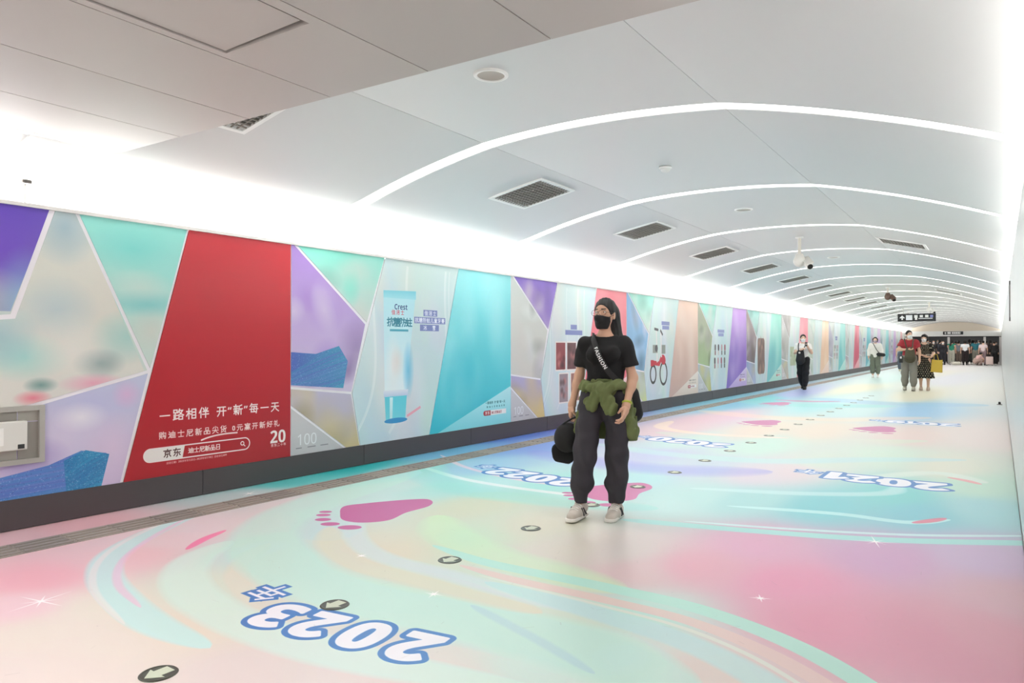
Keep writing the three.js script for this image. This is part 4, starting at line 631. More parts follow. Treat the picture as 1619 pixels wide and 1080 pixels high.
function skin(f, h) {          // surface net of a distance field
  const n = [0, 1, 2].map((i) => Math.ceil((f.hi[i] - f.lo[i]) / h) + 3), [nx, ny, nz] = n, o = f.lo.map((v) => v - h), val = new Float32Array(nx * ny * nz), id = new Int32Array(nx * ny * nz).fill(-1), pos = [], idx = [];
  for (let k = 0, q = 0; k < nz; k++) for (let j = 0; j < ny; j++) for (let i = 0; i < nx; i++, q++) val[q] = f(o[0] + i * h, o[1] + j * h, o[2] + k * h);
  const S = [1, nx, nx * ny], C = [0, 1, nx, nx + 1, nx * ny, nx * ny + 1, nx * ny + nx, nx * ny + nx + 1], E = [[0, 1], [2, 3], [4, 5], [6, 7], [0, 2], [1, 3], [4, 6], [5, 7], [0, 4], [1, 5], [2, 6], [3, 7]];
  for (let k = 0; k < nz - 1; k++) for (let j = 0; j < ny - 1; j++) for (let i = 0; i < nx - 1; i++) {
    const q = i + nx * (j + ny * k); let m = 0; for (let c = 0; c < 8; c++) if (val[q + C[c]] < 0) m |= 1 << c;
    if (m === 0 || m === 255) continue;
    let x = 0, y = 0, z = 0, w = 0;
    for (const [a, b] of E) { if (((m >> a) & 1) === ((m >> b) & 1)) continue; const va = val[q + C[a]], vb = val[q + C[b]], t = va / (va - vb); x += (a & 1) + t * ((b & 1) - (a & 1)); y += ((a >> 1) & 1) + t * (((b >> 1) & 1) - ((a >> 1) & 1)); z += (a >> 2) + t * ((b >> 2) - (a >> 2)); w++; }
    id[q] = pos.length / 3; pos.push(o[0] + (i + x / w) * h, o[1] + (j + y / w) * h, o[2] + (k + z / w) * h);
  }
  for (let k = 1; k < nz - 1; k++) for (let j = 1; j < ny - 1; j++) for (let i = 1; i < nx - 1; i++) {
    const q = i + nx * (j + ny * k);
    for (let a = 0; a < 3; a++) {
      const s0 = val[q] < 0, s1 = val[q + S[a]] < 0; if (s0 === s1) continue;
      const u = S[(a + 1) % 3], v = S[(a + 2) % 3], A = id[q], B = id[q - u], D = id[q - u - v], G = id[q - v];
      if (A < 0 || B < 0 || D < 0 || G < 0) continue;
      if (s0) idx.push(A, B, D, A, D, G); else idx.push(A, D, B, A, G, D);
    }
  }
  const g = new THREE.BufferGeometry(); g.setAttribute('position', new THREE.Float32BufferAttribute(pos, 3)); g.setIndex(idx); g.computeVertexNormals(); return g;
}
const weld = (list) => mergeGeometries(list.map((g) => { const q = g.clone(); for (const k of Object.keys(q.attributes)) if (!['position', 'normal'].includes(k)) q.deleteAttribute(k); return q; }));
const SKIN = [0xdcb39a, 0xd3a68c, 0xe2bba4].map((c) => mat(c, 0.55)), HAIR = mat(0x120d0c, 0.55);
const mats = new Map(), cloth = (c, r = 0.85) => { const k = c + ':' + r; if (!mats.has(k)) mats.set(k, mat(c, r)); return mats.get(k); };

// a hand: palm and five fingers rooted in it; w wrist, dir towards the fingertips, side towards the thumb, palmN out of the palm, curl 0..1
function hand(w, dir, side, palmN, curl, s = 1) {
  const P = (a, b, c) => add(w, add(mul(dir, a * s), add(mul(side, b * s), mul(palmN, c * s)))), out = [];
  out.push(cap(P(0.0, 0, 0), P(0.035, 0.0, 0), 0.022 * s, 0.026 * s), cap(P(0.03, 0.014, 0), P(0.082, 0.024, 0.002), 0.018 * s, 0.014 * s), cap(P(0.03, -0.012, 0), P(0.078, -0.022, 0.002), 0.018 * s, 0.013 * s), cap(P(0.04, 0, 0), P(0.085, 0.0, 0), 0.018 * s, 0.014 * s));
  const L = [[0.027, 0.086, 0.068], [0.009, 0.09, 0.077], [-0.009, 0.087, 0.071], [-0.026, 0.08, 0.054]], fingers = [];
  for (const [b, a, l] of L) { let p = P(a, b, 0), ang = curl * 0.5; const prims = [], seg = [0.45, 0.31, 0.24]; seg.forEach((q, i) => { const st = l * q * s, nx = add(p, add(mul(dir, Math.cos(ang) * st), add(mul(palmN, Math.sin(ang) * st), mul(side, b * 0.1 * st)))); prims.push(cap(p, nx, (0.0088 - i * 0.0007) * s, (0.0082 - i * 0.0007) * s)); p = nx; ang += curl * 1.1; }); fingers.push(join(prims, 0.006)); }
  { const a = P(0.018, 0.018, 0.006), b = P(0.05, 0.045, 0.014 + curl * 0.012), c = P(0.078, 0.047 - curl * 0.02, 0.02 + curl * 0.03); fingers.push(join([cap(a, b, 0.014 * s, 0.0105 * s), cap(b, c, 0.0105 * s, 0.008 * s)], 0.008)); }
  const palm = join(out, 0.02), all = [palm, ...fingers];
  return join(all, 0.005);
}
// the joints of a figure 1.62 m tall that looks along +z
function figure(o) {
  const J = { pelvis: V(0, 0.9, 0), chest: V(0, 1.2, 0), neck: V(0, 1.355, -0.012), head: V(0, 1.5, 0.012), hipL: V(0.085, 0.87, 0), hipR: V(-0.085, 0.87, 0), shL: V(0.165, 1.3, -0.01), shR: V(-0.165, 1.3, -0.01) };
  Object.assign(J, { kneeL: V(0.095, 0.475, 0.02), kneeR: V(-0.095, 0.475, 0.02), ankL: V(0.09, 0.075, -0.01), ankR: V(-0.09, 0.075, -0.01), elL: V(0.225, 1.07, -0.03), elR: V(-0.225, 1.07, -0.03), wrL: V(0.235, 0.845, 0.04), wrR: V(-0.235, 0.845, 0.04) }, o || {});
  return J;
}
function person(q) {
  const t = thing('person', q.label, 'person', [q.x, 0, -q.d], q.turn || 0, q.group), J = figure(q.joints), h = q.cell || 0.02, b = q.build || 1, sk = SKIN[q.skin || 0], s = (q.height || 1.62) / 1.62; t.scale.setScalar(s);
  const fem = q.female ? 1 : 0, H = J.head, hy = q.headTurn || 0, cs = Math.cos(hy), sn = Math.sin(hy), face = (x, y, z) => add(H, [x * cs + z * sn, y, -x * sn + z * cs]);
  // body: trunk, limbs and head in one surface
  const legs = [['L', 1], ['R', -1]];
  const limbs = legs.flatMap(([k]) => [cap(J['hip' + k], J['knee' + k], 0.078 * b, 0.052 * b), cap(J['knee' + k], mixv(J['knee' + k], J['ank' + k], 0.35), 0.05 * b, 0.05 * b), cap(mixv(J['knee' + k], J['ank' + k], 0.35), J['ank' + k], 0.049 * b, 0.034 * b), cap(J['sh' + k], J['el' + k], 0.047 * b, 0.037 * b), cap(J['el' + k], mixv(J['el' + k], J['wr' + k], 0.3), 0.037 * b, 0.037 * b), cap(mixv(J['el' + k], J['wr' + k], 0.3), J['wr' + k], 0.036 * b, 0.025 * b)]);
  const skull = join([ell(face(0, 0.022, -0.012), [0.074, 0.092, 0.09]), ell(face(0, -0.035, 0.012), [0.056, 0.078, 0.066]), ell(face(0, -0.085, 0.042), [0.03, 0.024, 0.026])], 0.03);
  const headP = [skull, cap(face(0, 0.004, 0.078), face(0, -0.03, 0.096), 0.007, 0.013), ell(face(0.075, -0.012, -0.008), [0.01, 0.03, 0.018]), ell(face(-0.075, -0.012, -0.008), [0.01, 0.03, 0.018]), ell(face(0, -0.062, 0.078), [0.024, 0.011, 0.012])];
  const trunk = [cap(V(J.pelvis[0], J.pelvis[1] - 0.02, J.pelvis[2]), mixv(J.pelvis, J.chest, 0.5), 0.135 * b, 0.115 * b, 0.68), cap(mixv(J.pelvis, J.chest, 0.5), J.chest, 0.115 * b, 0.14 * b, 0.66), cap(J.shL, J.shR, 0.055 * b, 0.055 * b), cap(J.chest, mixv(J.chest, J.neck, 0.7), 0.135 * b, 0.08 * b, 0.6), cap(mixv(J.chest, J.neck, 0.75), mixv(J.neck, H, 0.55), 0.055 * b, 0.045 * b)];
  const handSpec = (k) => { const w = J['wr' + k], e = J['el' + k], sgn = k === 'L' ? 1 : -1, hs = (q.hands || {})[k] || {}; let dir = hs.dir ? unit(hs.dir) : unit(sub(w, e)), fwd = hs.thumb ? unit(hs.thumb) : V(0, 0.15, 1), sd = unit(sub(fwd, mul(dir, dir[0] * fwd[0] + dir[1] * fwd[1] + dir[2] * fwd[2]))), n = [dir[1] * sd[2] - dir[2] * sd[1], dir[2] * sd[0] - dir[0] * sd[2], dir[0] * sd[1] - dir[1] * sd[0]]; const inw = V(-sgn, 0, 0), flip = n[0] * inw[0] + n[1] * inw[1] + n[2] * inw[2] < 0 ? -1 : 1; return hand(w, dir, sd, mul(n, hs.flip ? -flip : flip), hs.curl ?? 0.45, 1); };
  const geos = [skin(join([...trunk, ...limbs, ...(q.crowd ? headP : []), ...legs.map(([k]) => (q.crowd ? ell(add(J['wr' + k], mul(unit(sub(J['wr' + k], J['el' + k])), 0.06)), [0.035, 0.07, 0.035]) : cap(J['wr' + k], add(J['wr' + k], mul(unit(sub(J['wr' + k], J['el' + k])), 0.01)), 0.025, 0.025)))], 0.035), h)];
  if (!q.crowd) { geos.push(skin(join([...headP, cap(mixv(J.neck, H, 0.2), mixv(J.neck, H, 0.6), 0.05 * b, 0.046 * b)], 0.012), Math.min(h, q.main ? 0.004 : 0.008))); for (const [k] of legs) geos.push(skin(handSpec(k), q.main ? 0.0035 : 0.006)); }
  part('body', weld(geos), sk, t);
  // hair
  if (q.hair !== 'none') {
    const hp = [ell(face(0, 0.03, -0.018), [0.081, 0.095, 0.097])], fem2 = q.hair || 'short';
    if (fem2 !== 'short') hp.push(ell(face(0, -0.01, -0.055), [0.08, 0.11, 0.07]));
    if (fem2 === 'long') hp.push(cap(face(0.02, 0.0, -0.085), face(0.05, -0.2, -0.1), 0.055, 0.05), cap(face(0.05, -0.2, -0.1), face(0.06, -0.32, -0.09), 0.05, 0.02));
    if (fem2 === 'tail') hp.push(cap(face(0, 0.05, -0.1), face(0, -0.08, -0.15), 0.03, 0.032), cap(face(0, -0.08, -0.15), face(0, -0.2, -0.13), 0.032, 0.012));
    if (fem2 === 'bob') hp.push(cap(face(0.07, 0.03, -0.02), face(0.072, -0.06, -0.01), 0.03, 0.022), cap(face(-0.07, 0.03, -0.02), face(-0.072, -0.06, -0.01), 0.03, 0.022));
    if (q.bangs) hp.push(ell(face(0, 0.075, 0.06), [0.06, 0.035, 0.035]));
    const cutF = ell(face(0, -0.035, 0.11), [0.1, q.bangs ? 0.085 : 0.112, 0.1]), hf = join(hp, 0.03, (d, x, y, z) => Math.max(d + (q.main ? 0.0015 * Math.sin(x * 260 + y * 40) : 0), -cutF(x, y, z)));
    part('hair', skin(hf, Math.min(h, q.main ? 0.005 : 0.012)), q.hairColor ? cloth(q.hairColor, 0.55) : HAIR, t);
  }
  if (!q.crowd) { for (const e of [-1, 1]) { const w = part('eye', new THREE.SphereGeometry(0.011, 14, 10), cloth(0xeeeae6, 0.3), t); w.position.set(...face(e * 0.031, 0.012, 0.068)); w.scale.set(1.2, 0.6, 0.6); w.rotation.y = hy; const p = part('iris', new THREE.SphereGeometry(0.0058, 12, 8), cloth(0x1a1110, 0.2), w); p.position.z = 0.0085; part('eyebrow', skin(cap(face(e * 0.018, 0.034, 0.081), face(e * 0.046, 0.035, 0.068), 0.0042, 0.003), 0.0025), HAIR, t); } }
  if (q.mask) {
    const m = join([skull, cap(face(0, 0.0, 0.078), face(0, -0.03, 0.1), 0.008, 0.018)], 0.03), win = (x, y, z) => { const dx = x - H[0], dz = z - H[2], lx = dx * cs - dz * sn, lz = dx * sn + dz * cs, ly = y - H[1]; return Math.max(Math.abs(lx) - 0.066, ly + 0.008 + Math.abs(lx) * 0.25, -0.112 - ly, 0.028 - lz); };
    const mf = (x, y, z) => Math.max(m(x, y, z) - 0.011, win(x, y, z)); mf.lo = add(H, V(-0.12, -0.14, -0.12)); mf.hi = add(H, V(0.12, 0.03, 0.14));
    const mm = part('face_mask', skin(mf, q.main ? 0.004 : Math.min(h, 0.012)), cloth(q.mask, 0.8), t);
    if (!q.crowd) for (const e of [-1, 1]) part('ear_loop', tube([face(e * 0.06, -0.025, 0.045), face(e * 0.078, -0.012, 0.02), face(e * 0.084, -0.004, -0.008)], 0.002, 8, 5), cloth(q.mask, 0.8), mm);
  }
  const wave = (a) => (q.crowd ? () => 0 : (x, y, z) => a * Math.sin(y * 31 + x * 22 + z * 13) * Math.sin(x * 37 - y * 9 + z * 29));
  // top
  if (q.top) {
    const T = q.top, r = 0.012 + (T.loose || 0), hem = T.hem ?? 0.86, w = wave(T.fold ?? 0.005), ps = [cap(V(J.pelvis[0], J.pelvis[1] - 0.03, J.pelvis[2]), mixv(J.pelvis, J.chest, 0.5), 0.135 * b + r, 0.12 * b + r, 0.7), cap(mixv(J.pelvis, J.chest, 0.5), J.chest, 0.12 * b + r, 0.14 * b + r, 0.68), cap(J.shL, J.shR, 0.052 * b + r * 0.4, 0.052 * b + r * 0.4), cap(J.chest, mixv(J.chest, J.neck, 0.62), 0.138 * b + r, 0.085 * b + r, 0.62)];
    if (fem) ps.push(ell(add(J.chest, V(0.06, 0.0, 0.085)), [0.065, 0.06, 0.045]), ell(add(J.chest, V(-0.06, 0.0, 0.085)), [0.065, 0.06, 0.045]));
    for (const [k] of legs) {
      const S = J['sh' + k], E = J['el' + k], W = J['wr' + k];
      if (T.sleeve === 'short') ps.push(cap(S, mixv(S, E, T.reach ?? 0.62), 0.048 * b + r * 0.8, 0.05 * b + r, 1, true));
      if (T.sleeve === 'long') ps.push(cap(S, E, 0.048 * b + r * 0.8, 0.042 * b + r), cap(E, mixv(E, W, 0.95), 0.042 * b + r, 0.03 * b + r, 1, true));
      if (T.sleeve === 'none') ps.push(ell(S, [0.06, 0.06, 0.06]));
    }
    const nk = mixv(J.neck, H, 0.25), nr = T.neck ?? 0.062, nc = ell(add(nk, V(0, 0.0, 0.02)), [nr + 0.012, T.neckDeep ?? 0.045, nr + 0.01]);
    part('top', skin(join(ps, 0.03, (d, x, y, z) => Math.max(d + w(x, y, z), hem - y, -nc(x, y, z))), Math.min(h, q.main ? 0.0075 : h)), T.material || cloth(T.color), t, T.label);
  }
  if (q.trousers) {
    const P = q.trousers, r = 0.014, lz = P.loose ?? 0.015, w = wave(P.fold ?? 0.006), ps = [cap(V(J.pelvis[0], J.pelvis[1] + 0.06, J.pelvis[2]), V(J.pelvis[0], J.pelvis[1] - 0.05, J.pelvis[2]), 0.12 * b + r, 0.14 * b + r, 0.7)];
    for (const [k] of legs) { const a = J['hip' + k], e = J['knee' + k], f = J['ank' + k], end = P.end ?? 0.93; ps.push(cap(a, e, 0.084 * b + r + lz * 0.4, 0.056 * b + r + lz)); if (end > 0) { const mid = mixv(e, f, Math.min(0.55, end * 0.7)); ps.push(cap(e, mid, 0.056 * b + r + lz, 0.052 * b + r + lz)); ps.push(cap(mid, mixv(e, f, end), 0.052 * b + r + lz, 0.036 * b + r + (P.taper ?? 0.6) * lz, 1, true)); } else ps[ps.length - 1] = cap(a, mixv(a, e, 1 + end), 0.084 * b + r + lz * 0.4, 0.062 * b + r + lz, 1, true); }
    part('trousers', skin(join(ps, 0.025, (d, x, y, z) => Math.max(d + w(x, y, z), y - 1.02)), Math.min(h, q.main ? 0.0075 : h)), P.material || cloth(P.color), t);
  }
  if (q.dress) {
    const D = q.dress, w = (x, y, z) => (y < 0.85 ? 0.012 * Math.sin(Math.atan2(z, x) * 9) * (0.9 - y) * 2 : 0), ps = [cap(V(0, 0.98, 0), V(0, D.hem, 0.0), 0.125 * b, D.r ?? 0.23, 0.75, true)];
    part('skirt', skin(join(ps, 0.02, (d, x, y, z) => Math.max(d + w(x, y, z), y - 1.03)), Math.min(h, 0.014)), D.material || cloth(D.color), t);
  }
  for (const [k, sg] of legs) {
    const a = J['ank' + k], yaw = (q.toe || {})[k] ?? 0, lift = (q.lift || {})[k] ?? 0, c = Math.cos(yaw), s2 = Math.sin(yaw), g = a[1] - 0.075, at = (x, y, z) => V(a[0] + x * c + z * s2, g + y + lift * (z < 0 ? -z * 1.4 : 0), a[2] - x * s2 + z * c);
    const low = (d, x, y, z) => Math.max(d, g - y - (0)), up = q.shoes === 'bare' ? 0 : 1;
    const f = join([cap(at(0, 0.048, -0.05), at(0, 0.045, 0.05), 0.039, 0.043), cap(at(0, 0.04, 0.05), at(sg * -0.005, 0.03, 0.135), 0.045, 0.038), cap(at(0, 0.06, -0.03), at(0, 0.095, -0.015), 0.041, 0.04)], 0.03, low);
    const sh = part('shoe', skin(f, q.main ? 0.005 : Math.min(h, 0.014)), cloth(q.shoes || 0xe8e6e2, 0.6), t);
    if (!q.crowd) { const sf = join([cap(at(0, 0.012, -0.055), at(sg * -0.005, 0.01, 0.142), 0.046, 0.045)], 0.01, (d, x, y) => Math.max(d, g + 0.001 - y, y - g - 0.024)); part('sole', skin(sf, q.main ? 0.005 : 0.01), cloth(q.sole || 0xd8d4ce, 0.7), sh); }
    if (q.main) { part('side_stripe', merge([-1, 1].flatMap((e) => [0, 1].map((i) => tube([at(e * 0.047, 0.022, -0.02 + i * 0.04), at(e * 0.048, 0.048, 0.005 + i * 0.035), at(e * 0.04, 0.08, 0.02 + i * 0.025)], 0.0065, 8, 6)))), cloth(0x4a4648, 0.7), sh); for (let i = 0; i < 4; i++) part('lace', tube([at(-0.032, 0.088 - i * 0.007, 0.026 + i * 0.02), at(-0.012, 0.104 - i * 0.008, 0.034 + i * 0.021), at(0.012, 0.104 - i * 0.008, 0.034 + i * 0.021), at(0.032, 0.088 - i * 0.007, 0.026 + i * 0.02)], 0.0042, 10, 6), cloth(0xf3f0ec, 0.7), sh); }
  }
  return { t, J, s, face };
}
// --- the woman walking towards the camera
{
  const x = -2.44, d = 4.74, TURN = 0.3, w = person({
    label: 'masked woman in black t-shirt and grey trousers with olive jacket round her waist', x, d, turn: TURN, build: 0.9, main: true, female: true, height: 1.64, cell: 0.011, skin: 1, hair: 'long', mask: 0x1c1b1d, headTurn: -0.3,
    joints: { neck: V(0, 1.335, -0.012), shL: V(0.143, 1.275, -0.01), shR: V(-0.143, 1.275, -0.01), elR: V(-0.205, 1.04, -0.06), wrR: V(-0.255, 0.82, -0.03), elL: V(0.207, 1.03, 0.0), wrL: V(0.175, 0.83, 0.12), kneeL: V(0.095, 0.475, 0.03), ankL: V(0.085, 0.075, 0.01), kneeR: V(-0.125, 0.48, 0.13), ankR: V(-0.165, 0.085, 0.13), hipL: V(0.09, 0.87, 0.0), hipR: V(-0.095, 0.87, 0.01) },
    hands: { R: { curl: 0.9, dir: [-0.1, -1, 0.05] }, L: { curl: 0.5 } }, toe: { L: -0.1, R: -0.25 }, lift: { R: 0.25 }, shoes: 0xcdc2b8, sole: 0xe9e4dd,
    top: { color: 0x131214, sleeve: 'short', reach: 0.66, hem: 0.99, loose: 0.01, fold: 0.006, neck: 0.085, neckDeep: 0.05, label: 'black t-shirt' }, trousers: { color: 0x37343a, loose: 0.018, end: 0.9, taper: 0.2, fold: 0.009 },
  });
  const { t, face } = w;
  // glasses
  const gm = mat(0x3a302c, 0.3, { metalness: 0.5 }), gl = part('glasses', merge([-1, 1].map((e) => new THREE.TorusGeometry(0.024, 0.0014, 6, 28).scale(1.1, 0.85, 1).rotateY(e * 0.25 - 0.12).translate(...face(e * 0.032, 0.006, 0.097)))), gm, t);
  part('temple', merge([-1, 1].map((e) => tube([face(e * 0.058, 0.01, 0.085), face(e * 0.08, 0.008, 0.03), face(e * 0.083, 0.006, -0.02)], 0.0014, 8, 5))), gm, gl); part('bridge', tube([face(-0.008, 0.01, 0.1), face(0, 0.014, 0.103), face(0.008, 0.01, 0.1)], 0.0014, 6, 5), gm, gl);
  // olive jacket tied at the waist: a band, two hanging panels and the knotted sleeves
  const om = cloth(0x6a7448, 0.9), fold = (a) => (dd, px, py, pz) => dd + a * Math.sin(px * 55 + py * 18) * Math.sin(py * 34 + pz * 41) + a * 0.55 * Math.sin(px * 120 - py * 60 + pz * 70);
  const jk = part('jacket', skin(join([cap(V(0, 1.0, -0.005), V(0, 0.93, -0.01), 0.138, 0.152, 0.78), cap(V(-0.1, 0.93, -0.08), V(-0.16, 0.62, -0.05), 0.07, 0.075, 0.5), cap(V(0.1, 0.93, -0.08), V(0.17, 0.6, -0.06), 0.07, 0.085, 0.5), cap(V(0, 0.93, -0.12), V(0, 0.58, -0.13), 0.1, 0.12, 0.4), cap(V(-0.13, 0.93, 0.04), V(-0.18, 0.64, 0.06), 0.038, 0.048, 0.8), cap(V(0.14, 0.93, 0.03), V(0.195, 0.62, 0.02), 0.042, 0.052, 0.8)], 0.035, (dd, px, py, pz) => Math.max(fold(0.009)(dd, px, py, pz), 0.56 - py, py - 1.025)), 0.0085), om, t, 'olive jacket tied round the waist');
  part('knotted_sleeve', skin(join([cap(V(-0.13, 0.97, 0.1), V(-0.01, 0.955, 0.15), 0.04, 0.04), cap(V(0.13, 0.985, 0.1), V(-0.01, 0.955, 0.15), 0.04, 0.04), cap(V(-0.02, 0.965, 0.155), V(-0.08, 0.84, 0.125), 0.034, 0.055, 0.7), cap(V(0.0, 0.95, 0.155), V(0.06, 0.82, 0.13), 0.034, 0.06, 0.7), ell(V(-0.01, 0.965, 0.165), [0.045, 0.04, 0.035])], 0.012, fold(0.008)), 0.006), om, jk);
  part('wristband', new THREE.TorusGeometry(0.028, 0.009, 8, 24).rotateX(Math.PI / 2 - 0.5).translate(0.179, 0.855, 0.105), cloth(0xb9c24a, 0.6), t, 'yellow-green wristband');
  // the bag slung across her body: lettered strap and pouch behind the hip
  const bag = thing('crossbody_bag', 'black crossbody bag with a white lettered strap on the walking woman', 'bag', [x, 0, -d], TURN); bag.scale.setScalar(1.64 / 1.62);
  const path = [V(-0.085, 1.338, -0.03), V(-0.085, 1.338, 0.045), V(-0.055, 1.28, 0.108), V(-0.012, 1.18, 0.146), V(0.05, 1.08, 0.138), V(0.115, 1.01, 0.104), V(0.165, 0.96, 0.03), V(0.19, 0.9, -0.06)], cv = new THREE.CatmullRomCurve3(path.map((p) => new THREE.Vector3(...p))), N = 60, P = [], U = [], I = [];
  for (let i = 0; i <= N; i++) { const p = cv.getPoint(i / N), tg = cv.getTangent(i / N), out = new THREE.Vector3(p.x * 0.6, 0, p.z + 0.01).normalize(), sd = new THREE.Vector3().crossVectors(tg, out).normalize(); for (const [k, o] of [[-1, 0.004], [1, 0.004], [1, -0.004], [-1, -0.004]]) { const v = p.clone().addScaledVector(sd, k * 0.021).addScaledVector(out, o); P.push(v.x, v.y, v.z); U.push(i / N, k < 0 ? 1 : 0); } }
  for (let i = 0; i < N; i++) for (let k = 0; k < 4; k++) { const a = i * 4 + k, b = i * 4 + (k + 1) % 4; I.push(a, a + 4, b, b, a + 4, b + 4); }
  const sg = new THREE.BufferGeometry(); sg.setAttribute('position', new THREE.Float32BufferAttribute(P, 3)); sg.setAttribute('uv', new THREE.Float32BufferAttribute(U, 2)); sg.setIndex(I); sg.computeVertexNormals();
  const c = canvas(1024, 64), cx = c.getContext('2d'); cx.fillStyle = '#1b1a1c'; cx.fillRect(0, 0, 1024, 64); cx.fillStyle = '#e9e9e9'; cx.font = 'bold 56px sans-serif'; cx.save(); cx.translate(330, 52); cx.scale(0.92, 1); cx.fillText('FASHION', 0, 0); cx.restore();
  part('strap', sg, new THREE.MeshStandardMaterial({ map: texture(c), roughness: 0.7 }), bag); part('pouch', skin(join([cap(V(0.17, 0.9, -0.14), V(0.19, 0.76, -0.14), 0.065, 0.075, 0.6)], 0.02), 0.009), cloth(0x19181a, 0.6), bag);
  // the cap in her right hand
  const hat = thing('baseball_cap', 'black baseball cap held in the hand of the walking woman', 'cap', [x - 0.275, 0.58, -d + 0.085]); hat.rotation.set(0.1, 0.6, -0.25); hat.scale.setScalar(1.12);
  const dome = new THREE.SphereGeometry(0.092, 28, 14, 0, Math.PI * 2, 0, Math.PI * 0.55).scale(1, 1.15, 1.12); part('crown', dome, cloth(0x161517, 0.85), hat).rotation.set(1.7, 0, 0);
  part('visor', skin(join([cap(V(-0.04, -0.1, -0.02), V(0.04, -0.1, -0.02), 0.05, 0.05, 0.35), cap(V(-0.03, -0.14, -0.01), V(0.03, -0.14, -0.01), 0.045, 0.045, 0.3)], 0.02), 0.007), cloth(0x161517, 0.85), hat);
  part('strap', tube([[-0.06, 0.07, 0], [-0.02, 0.12, 0.03], [0.03, 0.15, 0.02], [0.06, 0.08, 0]], 0.006, 16, 6), cloth(0x161517, 0.85), hat);
}
